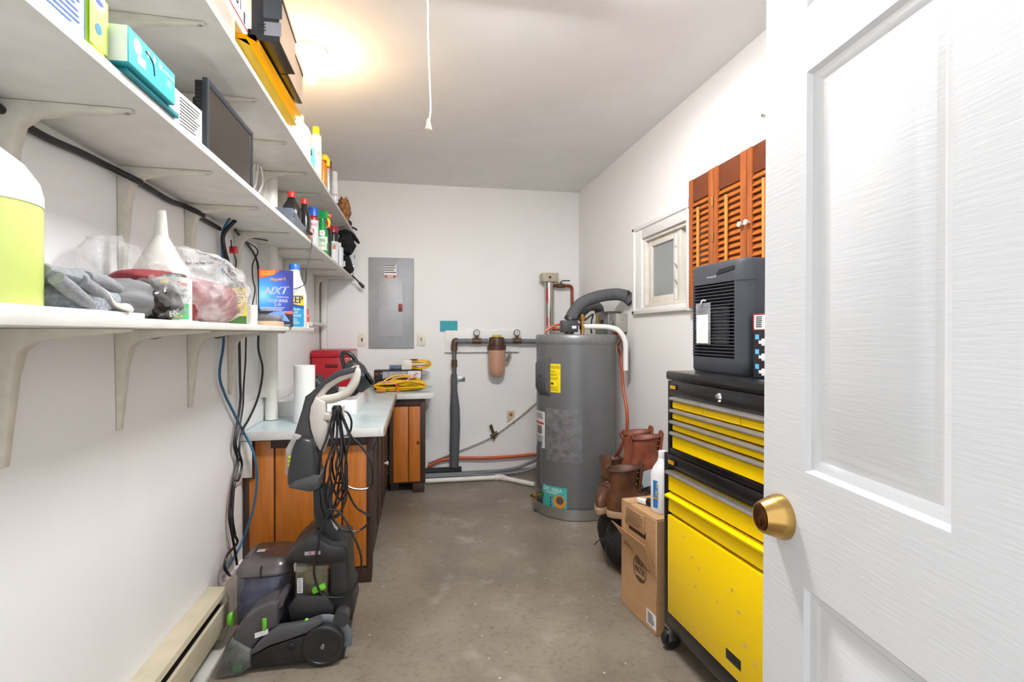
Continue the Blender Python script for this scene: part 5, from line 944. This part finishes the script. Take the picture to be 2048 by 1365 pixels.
LO = [
 [(668, 822), (662, 845), (652, 880), (643, 905), (638, 940), (638, 985), (642, 1025), (655, 1040), (668, 1020), (675, 985), (682, 940), (686, 890), (682, 850), (676, 824)],
 [(670, 820), (667, 860), (662, 900), (652, 930), (648, 970), (652, 1010), (660, 1022), (676, 1008), (690, 975), (694, 940), (690, 900), (684, 860), (678, 822)],
 [(672, 820), (674, 870), (665, 910), (660, 950), (672, 990), (684, 1000), (694, 980), (692, 930), (688, 890), (682, 850), (676, 820)],
 [(674, 820), (680, 860), (684, 900), (676, 940), (668, 975), (660, 1000), (666, 1032), (684, 1018), (692, 985), (690, 940), (694, 900), (700, 878), (690, 850), (680, 824)],
 [(668, 822), (660, 860), (668, 900), (664, 930), (672, 965), (690, 965), (700, 976), (722, 980), (740, 975), (746, 960), (742, 925), (724, 895), (704, 875), (690, 850), (678, 822)],
 [(676, 822), (684, 870), (680, 920), (690, 970), (698, 990), (712, 1015), (726, 1025), (740, 1035), (738, 1045), (722, 1060), (705, 1064), (685, 1060), (670, 1045), (662, 1030), (672, 1000), (690, 960)],
 [(683, 828), (692, 850), (698, 868), (690, 872), (700, 864), (703, 845), (698, 830), (690, 822)],
 [(672, 824), (664, 870), (676, 905), (672, 935), (684, 960), (692, 990), (688, 1010), (672, 1035), (654, 1018), (650, 985), (660, 950), (662, 915)]]
for k, l in enumerate(LO): part('cord_loop', MB().tube(loop(l, HP-.045-.006*(k % 4), .008), .0042, 6, sub=5), PC, cc, True)
part('cord_tail', MB().tube(loop([(655, 1020), (675, 1022), (690, 1040), (702, 1062), (718, 1098), (723, 1125), (719, 1150), (706, 1178), (694, 1192), (670, 1196), (645, 1190), (632, 1165), (628, 1135), (636, 1095), (640, 1065), (650, 1045), (660, 1025)], 1.965), .0042, 6, sub=5), PC, cc, True)
part('cord_wrap', MB().lathe([(.016, -.02), (.02, -.01), (.02, .01), (.014, .02)], A(674, 822, 'y', HP-.02), 16), PC, cc, True)

# ---------------------------------------------------------------- tool chest and cabinet (front looks left)
CH = M('chest_black', (22, 22, 24), .3, var=.15, scale=20, coat=.2); CY = M('chest_yellow', (255, 214, 0), .32, var=.015, scale=6)
RZ = -87.16; O = Vector((.916, 1.79, 0))
tc_ = thing('tool_cabinet', 'rolling black tool cabinet with yellow drawers and door', 'tool cabinet', (*O.xy, 0), RZ)
WC = .668; DC = .40
part('case', MB().box(-.008, .014, 0, DC, .09, .735, .003).box(WC-.022, WC, 0, DC, .09, .735, .003).box(.014, WC-.022, .02, DC, .09, .725, .002), CH, tc_)
part('top_rim', MB().box(.014, WC-.022, -.002, .02, .692, .733, .003), CH, tc_)
part('bottom_rail', MB().box(.014, WC-.022, -.002, .02, .09, .148, .003), CH, tc_)
def drawer(nm, par, x0, x1, z0, z1, lip=None, pull=True):
    d_ = part(nm, MB().prism([(.002, z0), (-.006, z0+.004), (-.006, z1-.02), (.006, z1-.008), (.006, z1), (.02, z1), (.02, z0)], 'x', x0, x1), CY, par)
    if pull: part('pull_strip', MB().prism([(.006, z1-.014), (-.014, z1-.006), (-.017, z1-.012), (-.019, z1-.008), (-.016, z1), (.004, z1+.001)], 'x', x0-.004, x1+.004), M('pull_metal', (186, 180, 174), .35, .8), d_)
    return d_
drawer('drawer', tc_, .035, WC-.04, .600, .676)
d2 = drawer('drawer', tc_, .035, WC-.04, .522, .584, pull=False); part('folded_lip', MB().prism([(.006, .582), (-.018, .578), (-.02, .586), (.006, .594)], 'x', .028, WC-.034), CY, d2)
dd = part('door', MB().box(.03, WC-.035, -.008, .018, .152, .513, .004), CY, tc_)
part('door_handle', MB().box(.37, .44, -.0085, -.006, .19, .222, .001), BLACK, dd); part('handle_recess', MB().box(.375, .435, -.010, -.0085, .195, .202, .001), CH, dd)
SCU = mcol('scuff_pink', (226, 180, 110))
for (x, z) in ((.14, .47), (.19, .42), (.23, .40), (.43, .36), (.33, .34), (.46, .28), (.5, .25), (.21, .33), (.4, .41)): part('scuff_mark', MB().lathe([(.004+.004*random.random(), -.0083), (.003, -.0086)], (x, 0, z), 7, 'y', sy=1.6), SCU, dd)
bd = part('maker_badge', MB().box(.03, .075, -.006, -.002, .698, .72, .004), M('badge_black', (18, 18, 18), .4), tc_); patch('badge_plate', (.0525, -.006, .709), X_, Z_, .038, .013, mcol('badge_gold', (226, 172, 20)), bd, n=.0006); text('STANLEY', .006, .03, (.0525, -.0068, .709), X_, Z_, INK, bd)
for (x, y) in ((.0, .02), (WC-.05, .02), (.0, DC-.05), (WC-.05, DC-.05)):
    cs = part('caster', MB().lathe([(.012, -.014), (.034, -.014), (.038, -.008), (.038, .008), (.034, .014), (.012, .014)], (x+.01, y, .038), 28, 'x'), BLACK, tc_); part('fork', MB().box(x-.01, x-.006, y-.02, y+.012, .035, .086, .002).box(x+.026, x+.03, y-.02, y+.012, .035, .086, .002).box(x-.01, x+.03, y-.02, y+.02, .078, .09, .002), STEEL, cs)
uc = thing('tool_chest', 'black top tool chest with slim yellow drawers on the cabinet', 'tool chest', (*(O+Vector((.004, -.006, 0))).xy, .7355), RZ)
WU = .65; DU = .36; zz = .7355
part('case', MB().box(0, .02, .004, DU, 0, .27, .002).box(WU-.02, WU, .004, DU, 0, .27, .002).box(.02, WU-.02, .03, DU, 0, .27, .002), CH, uc)
part('front_rail', MB().box(.02, WU-.02, .002, .03, .215, .272, .002), CH, uc); part('bottom_rail', MB().box(.02, WU-.02, .002, .03, 0, .022, .002), CH, uc)
part('lid', MB().box(-.003, WU+.003, -.004, DU, .273, .306, .008), CH, uc)
for k in range(3): drawer('drawer', uc, .05+k*.188, .05+k*.188+.184, .915-zz-.008, .949-zz)
drawer('drawer', uc, .05, .612, .872-zz-.005, .905-zz); drawer('drawer', uc, .05, .612, .831-zz-.005, .864-zz); drawer('drawer', uc, .05, .612, .760-zz, .823-zz)
part('lock', MB().lathe([(.014, 0), (.015, -.003), (.011, -.008), (.006, -.009)], (.313, .002, .243), 24, 'y'), CHROME, uc)
bd = part('maker_badge', MB().box(.022, .064, -.001, .002, .238, .258, .004), MATS['badge_black'], uc); patch('badge_plate', (.043, -.001, .248), X_, Z_, .036, .012, MATS['badge_gold'], bd, n=.0006); text('STANLEY', .005, .028, (.043, -.0018, .248), X_, Z_, INK, bd)
ZC = .7355+.3065
# air purifier
ap = thing('air_purifier', 'dark grey air purifier with slatted front on the tool chest', 'air purifier', (1.012, 1.765, ZC), RZ+1.5)
PW, PD, PH = .285, .2, .388; PG = M('purifier_slate', (62, 65, 72), .42, var=.04, scale=10); PDK = M('purifier_dark', (16, 16, 18), .6)
def pout(z, k=0, r=.05): 
    q_ = []
    for cx, cy, a0 in ((PW-r, PD-r, 0), (r, PD-r, 90), (.012, .012, 180), (PW-r, r, 270)):
        rr_ = .012 if a0 == 180 else r
        for i in range(7): t = math.radians(a0+15*i); q_.append(Vector((cx+(rr_-k)*math.cos(t), cy+(rr_-k)*math.sin(t), z)))
    return q_
part('base', MB().ring([pout(0, .006), pout(.01, 0), pout(.055, 0)]), PG, ap)
part('top', MB().ring([pout(.315, 0), pout(.372, 0), pout(.385, .004), pout(PH, .011)]), PG, ap)
part('rear_shell', MB().ring([[v for v in r_] for r_ in ([Vector((PW-.0, .055, z)), Vector((PW, PD-.05, z)), Vector((PW-.05, PD, z)), Vector((.03, PD, z)), Vector((.0, PD-.03, z)), Vector((0, .05, z)), Vector((.01, .035, z)), Vector((PW-.06, .035, z)), Vector((PW-.05, .0, z)), Vector((PW-.025, .008, z)), Vector((PW-.008, .026, z))] for z in (.055, .315))]), PG, ap)
part('left_post', MB().box(.0, .011, .003, .052, .05, .32, .003), PG, ap)
part('filter_panel', MB().box(.012, PW-.055, .022, .036, .055, .315), PDK, ap)
part('filter_frame', MB().box(.10, .19, .012, .02, .10, .235, .004), M('frame_grey', (86, 88, 90), .5), ap)
for k in range(9): part('frame_vane', MB().box(.105, .185, .007, .013, .108+k*.0145, .116+k*.0145, .001), MATS['frame_grey'], ap)
slat = _mesh('slat', MB().box(.004, PW-.05, 0, .012, 0, .0032), PG)
for k in range(22): again('slat', slat, ap, (0, 0, .062+k*.0116))
part('grip_recess', MB().prism([(.14, .348), (.16, .36), (.236, .365), (.236, .352), (.15, .344)], 'y', .0, .002).xf(Matrix.Translation((0, -.0022, 0))), PDK, ap)
text('Honeywell', .009, .05, (.115, 0, .338), X_, Z_, M('badge_silver', (206, 206, 208), .35), ap, bold=.0004)
tg = thing('hang_tag', 'clear hanging sleeve with blank white card on purifier front', 'tag', tuple(ap.matrix_basis @ Vector((.075, -.004, .10))), RZ+1.5)
part('sleeve', MB().box(-.042, .042, -.003, .0, 0, .148, .001), film('sleeve_film', (190, 190, 194), .35, .12, .15, 12), tg); part('card', MB().box(-.034, .032, -.0045, -.003, .004, .106), M('card_white', (236, 232, 224), .7), tg); part('hook', MB().tube([(-.01, -.004, .142), (-.002, -.008, .15), (.004, -.005, .158), (.012, .002, .156)], .003, 6), WHITE, tg)
# package of plug-in lights beside it
lb = thing('plug_light_package', 'black package of plug in lights beside the purifier', 'package', tuple(uc.matrix_basis @ Vector((.338, .105, .3065))), RZ-2)
part('carton', MB().box(0, .19, 0, .12, 0, .2, .002, 1), M('carton_charcoal', (30, 30, 33), .35), lb); patch('red_edge', (.05, 0, .175), X_, Z_, .1, .052, mcol('edge_red', (150, 40, 44)), lb); patch('white_label', (.052, 0, .174), X_, Z_, .09, .044, WINK, lb, n=.0008); lines((.03, -.0006, .175), X_, Z_, .03, .036, 6, INK, lb, fill=.6, ragged=.1)
for k in range(3):
    patch('blue_square', (.02, 0, .128-k*.046), X_, Z_, .018, .015, mcol('square_blue', (92, 180, 224)), lb); part('plug_picture', MB().box(.03, .05, -.003, 0, .107-k*.046, .117-k*.046, .001).box(.046, .09, -.006, 0, .101-k*.046, .123-k*.046, .002), WINK, lb)

# ---------------------------------------------------------------- shutters in front of the window
SH = M('shutter_wood', (178, 98, 44), .4, var=.08, scale=10, col2=(140, 70, 30), fac=.45, stretch=(4, 4, .3), coat=.2); SL = M('shutter_slat', (196, 116, 50), .4, var=.08, scale=14, col2=(166, 88, 34), fac=.45, stretch=(1, .4, 4)); RP = M('shutter_panel_dark', (122, 62, 32), .4, var=.08, scale=8)
XS = 1.372; Ysh = lambda px_: A(px_, 500, 'x', XS).y
ZT_, ZB_ = A(1377, 363, 'x', XS).z, 1.315
yA, yB, yC_ = Ysh(1377), Ysh(1426), Ysh(1492)
sl_me = {}
def shutter(label, yfar, ynear, rod=True, knob=None, hinge=False):
    wd = yfar-ynear; o = thing('shutter_leaf', label, 'shutter', (XS, yfar, ZB_), -90, 'wooden shutter leaves'); H_ = ZT_-ZB_; s0, s1 = .035, .042
    part('stile', MB().box(.001, s0, 0, .024, 0, H_, .003), SH, o); part('stile', MB().box(wd-s1, wd-.001, 0, .024, 0, H_, .003), SH, o)
    part('top_rail', MB().box(s0, wd-s1, .006, .02, H_-.115, H_, .002), RP, o); part('bottom_rail', MB().box(s0, wd-s1, .002, .022, 0, .07, .002), SH, o)
    n = int((H_-.115-.07)/.0285); me = _mesh('slat', MB().box(s0+.001, wd-s1-.001, -.003, .003, -.019, .019, .0015).xf(Matrix.Rotation(math.radians(-38), 4, 'X')), SL)
    for k in range(n): again('slat', me, o, (0, .012, .07+.017+k*(H_-.185)/n))
    if rod: part('tilt_rod', MB().box((s0+wd-s1)/2-.007, (s0+wd-s1)/2+.007, -.016, -.006, .05, H_-.16, .002), M('rod_wood', (222, 150, 72), .4), o)
    if knob is not None: part('knob', MB().lathe([(.005, 0), (.005, -.012), (.012, -.016), (.012, -.022), (.007, -.025)], (knob, 0, A(1490, 448, 'x', XS).z-ZB_), 20, 'y'), PVC, o)
    if hinge:
        for z in (.3, .47): part('hinge', MB().cyl((wd, -.003, z), (wd, -.003, z+.045), .004, n=8), BRASS, o)
    return o
shutter('narrow wooden louvre shutter leaf hinged nearest the window', yA, yB, hinge=True)
shutter('wooden louvre shutter leaf in the middle with tilt rod and knob', yB-.002, yC_, knob=(yB-yC_)-.022)
shutter('wooden louvre shutter leaf partly hidden by the white door', yC_-.003, yC_-.26, knob=.02)
st = thing('shutter_post', 'white post carrying the wooden shutter hinges', 'post', (1.372, yA+.014, 1.30))
part('board', MB().box(0, .032, -.012, .012, 0, .68, .002), WHITE, st); part('hinge', MB().cyl((-.004, -.013, .53), (-.004, -.013, .58), .005, n=8).box(-.004, .0, -.012, .004, .535, .575), WHITE, st)
solo('wall_nail', MB().cyl(A(1524, 231, 'x', WR-.012), A(1524, 231, 'x', WR-.012)+Vector((.0115, 0, 0)), .006, n=8), STEEL, 'small nail in right wall above the shutters', 'nail')

# ---------------------------------------------------------------- cardboard box, boots, bucket, bag
KB = M('cardboard', (186, 146, 104), .75, var=.05, scale=12, bump=.08, stretch=(1, 1, 3)); KD = M('cardboard_print', (96, 70, 50), .75)
cbx = thing('cardboard_box', 'brown cardboard box with open flap on the floor by tool cabinet', 'box', (.882, 2.13, 0), -83.5)
bw, bdp, bh = .275, .26, .455
part('carton', MB().box(0, bw, 0, bdp, 0, bh-.004, .003, 1), KB, cbx); part('top_flaps', MB().box(.001, bw-.001, .001, bdp-.001, bh-.005, bh, .001).box(bw*.25, bw*.27, .0, bdp, bh-.002, bh+.002), KB, cbx)
part('side_flap', MB().add([(-.015, -.04, bh-.10), (bw*.96, -.045, bh-.10), (bw, -.001, bh-.235), (-.0, -.001, bh-.15), (-.015, -.037, bh-.10), (bw*.96, -.042, bh-.10), (bw, .0, bh-.23), (0, .0, bh-.147)], [(0, 1, 2, 3), (7, 6, 5, 4), (0, 4, 5, 1), (1, 5, 6, 2), (2, 6, 7, 3), (3, 7, 4, 0)]), KB, cbx)
part('flap_gap', MB().box(.07, .2, -.0015, .0, bh-.105, bh-.08), M('gap_dark', (40, 30, 22), .9), cbx)
part('upper_flap', MB().box(.04, bw-.08, -.004, -.0005, bh-.09, bh-.015, .001), M('cardboard_dark', (172, 132, 92), .75), cbx); lines((.12, -.004, bh-.05), X_, Z_, .13, .06, 6, KD, cbx, fill=.3)
part('tape', MB().box(.02, .05, -.0012, .0, bh-.17, bh).box(.02, .05, 0, bdp, bh, bh+.001), M('packing_tape', (198, 164, 120), .3), cbx)
for (x, y, w_2, h_2, k) in ((.07, .33-.02, .09, .03, 4), (.19, .275, .13, .035, 4)): lines((x, 0, y-.03), X_, Z_, w_2, h_2, k, KD, cbx, fill=.4)
text('HAUL', .03, .06, (.155, 0, .238), X_, Z_, KD, cbx, bold=.0015); text('MASTER', .028, .075, (.155, 0, .205), X_, Z_, KD, cbx, bold=.0015)
part('round_stamp', MB().ring([[Vector((.155+r_*math.cos(t*math.pi/16), -.0008, .21+r_*math.sin(t*math.pi/16))) for t in range(-22, 8)] for r_ in (.052, .046)], False, False), KD, cbx); patch('stamp_foot', (.16, 0, .172), X_, Z_, .06, .014, KD, cbx, n=.0007)
patch('shipping_label', (.24, 0, .05), X_, Z_, .07, .06, WINK, cbx); lines((.24, -.0004, .05), X_, Z_, .05, .045, 7, INK, cbx, fill=.5); lines((.19, .13, bh+.0005), X_*.4+Y_, -X_+Y_*.4, .11, .03, 4, KD, cbx, fill=.4); lines((.06, .1, bh+.0015), X_*.2+Y_, -X_, .1, .02, 3, KD, cbx, fill=.4)
part('handle_hole', MB().lathe([(.03, .2752), (.03, .2756)], (0, .08, .22), 20, 'x', sx=.6), MATS['gap_dark'], cbx)
wbt = jug('bleach_bottle', 'white bottle with blue label standing on the cardboard box', 'bottle', (.985, 1.945, bh+.0015), .042, .042, .245, (232, 232, 232), (226, 226, 226), 20, shoulder=.62, capr=.018)
cpatch('blue_label', (0, 0, 0), .0425, -135, .09, .02, .13, mcol('label_blue', (40, 120, 196)), wbt, eps=.001); ctext('MUD', .026, .05, (0, 0, 0), .0425, -135, .112, YINK, wbt, eps=.002); ctext('KILLER', .026, .06, (0, 0, 0), .0425, -135, .08, YINK, wbt, eps=.002); cpatch('orange_band', (0, 0, 0), .0425, -135, .09, .056, .062, mcol('band_orange', (232, 140, 30)), wbt, eps=.0016)
kn = thing('caulk_tool', 'white tipped tool with black grip lying on the box', 'tool', (.955, 2.02, bh+.002), -62)
part('grip', MB().tube([(.0, .0, .016), (.05, .0, .017), (.09, 0, .016)], .015, 12), BF, kn); part('tip', MB().prism([(-.055, -.004), (-.045, -.012), (.0, -.013), (.0, .013), (-.045, .008)], 'z', .002, .02, .003), WHITE, kn)
# dark bin and bag that carry the boots
solo('dark_bin', rbox(1.15, 1.405, 2.44, 2.775, 0, .40, .03, .004), M('bin_black', (30, 30, 33), .5), 'black storage bin against the right wall under reddish boots', 'bin')
solo('duffel_bag', MB().ball((1.025, 2.47, .15), (.105, .205, .145), 4, .05, 1.6, .0, 5), BF, 'black duffel bag on the floor under the brown boots', 'bag', ang=70)
solo('bag_strap', MB().tube([(.945, 2.46, .12), (.93, 2.44, .16), (.925, 2.43, .11), (.928, 2.42, .05), (.94, 2.43, .02)], .003, 6).tube([(.93, 2.44, .15), (.905, 2.46, .14), (.89, 2.5, .1)], .003, 6), M('strap_brown', (74, 54, 44), .7), 'thin brown drawstring hanging from duffel bag', 'strap')
pcs = M('paper_blue_print', (196, 206, 214), .7)
lf = solo('leaflet', MB().box(-.045, .045, -.001, .001, 0, .08).xf(Matrix.Translation((1.17, 2.452, .4005)) @ Matrix.Rotation(math.radians(-15), 4, 'Y')), pcs, 'small printed leaflet standing behind brown boots', 'leaflet')
def boot(label, loc, rz, col, col2, group, tall=.25, tag_=True):
    o = thing('work_boot', label, 'boot', loc, rz, group); m = M('leather_%d_%d_%d' % col, col, .5, var=.12, scale=16, col2=col2, fac=.48, bump=.15, bscale=60); n = 28
    def rg(z, heel, toe, w_, rake=0): 
        cx, ax = (heel+toe)/2, (toe-heel)/2; return [Vector((cx+ax*math.cos(2*math.pi*j/n), w_*math.sin(2*math.pi*j/n)*(1-.12*math.cos(2*math.pi*j/n)), z+rake*math.cos(2*math.pi*j/n))) for j in range(n)]
    k = tall/.25
    part('sole', MB().ring([rg(0, -.13, .165, .05), rg(.026, -.135, .17, .053), rg(.032, -.132, .166, .05)]), M('sole_tan', (172, 140, 108), .7), o)
    part('upper', MB().ring([rg(.03, -.13, .163, .049), rg(.06, -.13, .16, .05), rg(.085, -.128, .135, .049), rg(.105, -.122, .09, .046), rg(.125*k, -.115, .045, .044), rg(.15*k, -.112, .022, .045), rg(.2*k, -.115, .02, .05), rg(.245*k, -.12, .03, .055, .008), rg(.25*k, -.119, .028, .053, .008), rg(.245*k, -.112, .02, .047, .008), rg(.13*k, -.1, .01, .037)], True, True), m, o, ang=60)
    part('collar', MB().tube([tuple(v) for v in rg(.247*k, -.121, .031, .0555, .008)]+[tuple(rg(.247*k, -.121, .031, .0555, .008)[0])], .006, 8, sub=2), M('collar_%d_%d_%d' % col, tuple(int(v*.7) for v in col), .6), o)
    part('tongue', MB().prism([(.015, .13*k), (.03, .13*k), (.045, .27*k), (.04, .285*k), (.03, .275*k)], 'y', -.028, .028, .004), m, o)
    if tag_: part('size_tag', MB().box(.026, .029, -.014, .014, .215*k, .255*k), WINK, o)
    part('pull_loop', MB().tube([(-.118, 0, .2*k), (-.136, 0, .235*k), (-.12, 0, .262*k), (-.11, 0, .24*k)], .006, 8), m, o)
    for q_ in range(4):
        for s_ in (-1, 1): part('eyelet', MB().ball((.016-.004*q_+.02*(q_ == 3), s_*.03, (.235-.03*q_)*k), .0045, 1), BRASS, o)
    part('lace', MB().tube([(.035, -.03, .17*k), (.04, .0, .16*k), (.035, .03, .17*k), (.05, .0, .14*k), (.055, -.03, .13*k), (.07, .02, .12*k)], .003, 6), M('lace_dark', (64, 42, 32), .8), o)
    return o
boot('dark brown leather boot in front with white size tag', (1.035, 2.345, .291), -12, (96, 56, 30), (62, 34, 18), 'dark brown boots', .235)
boot('dark brown leather boot behind its twin near bucket', (.975, 2.525, .291), -128, (96, 56, 30), (62, 34, 18), 'dark brown boots', .235)
boot('reddish brown leather boot on the bin nearest tool cabinet', (1.23, 2.525, .4005), -12, (142, 76, 52), (110, 54, 38), 'reddish brown boots', .235, False)
boot('reddish brown leather boot on the bin beside right wall', (1.24, 2.665, .4005), -8, (142, 76, 52), (110, 54, 38), 'reddish brown boots', .235)
bk = thing('plastic_bucket', 'white plastic bucket with brown stained rim beside water heater', 'bucket', (1.245, 2.925, 0))
part('pail', MB().lathe([(.115, 0), (.118, .004), (.132, .37), (.136, .372), (.136, .395), (.131, .398), (.127, .392), (.113, .01)], n=40), M('bucket_white', (226, 222, 216), .45, var=.05, scale=9, col2=(120, 78, 56), fac=.3), bk)
for z in (.33, .30, .27): part('rim_band', MB().lathe([(.1305, z), (.137, z+.003), (.137, z+.009), (.1305, z+.012)], n=40, cap=False), MATS['bucket_white'], bk)
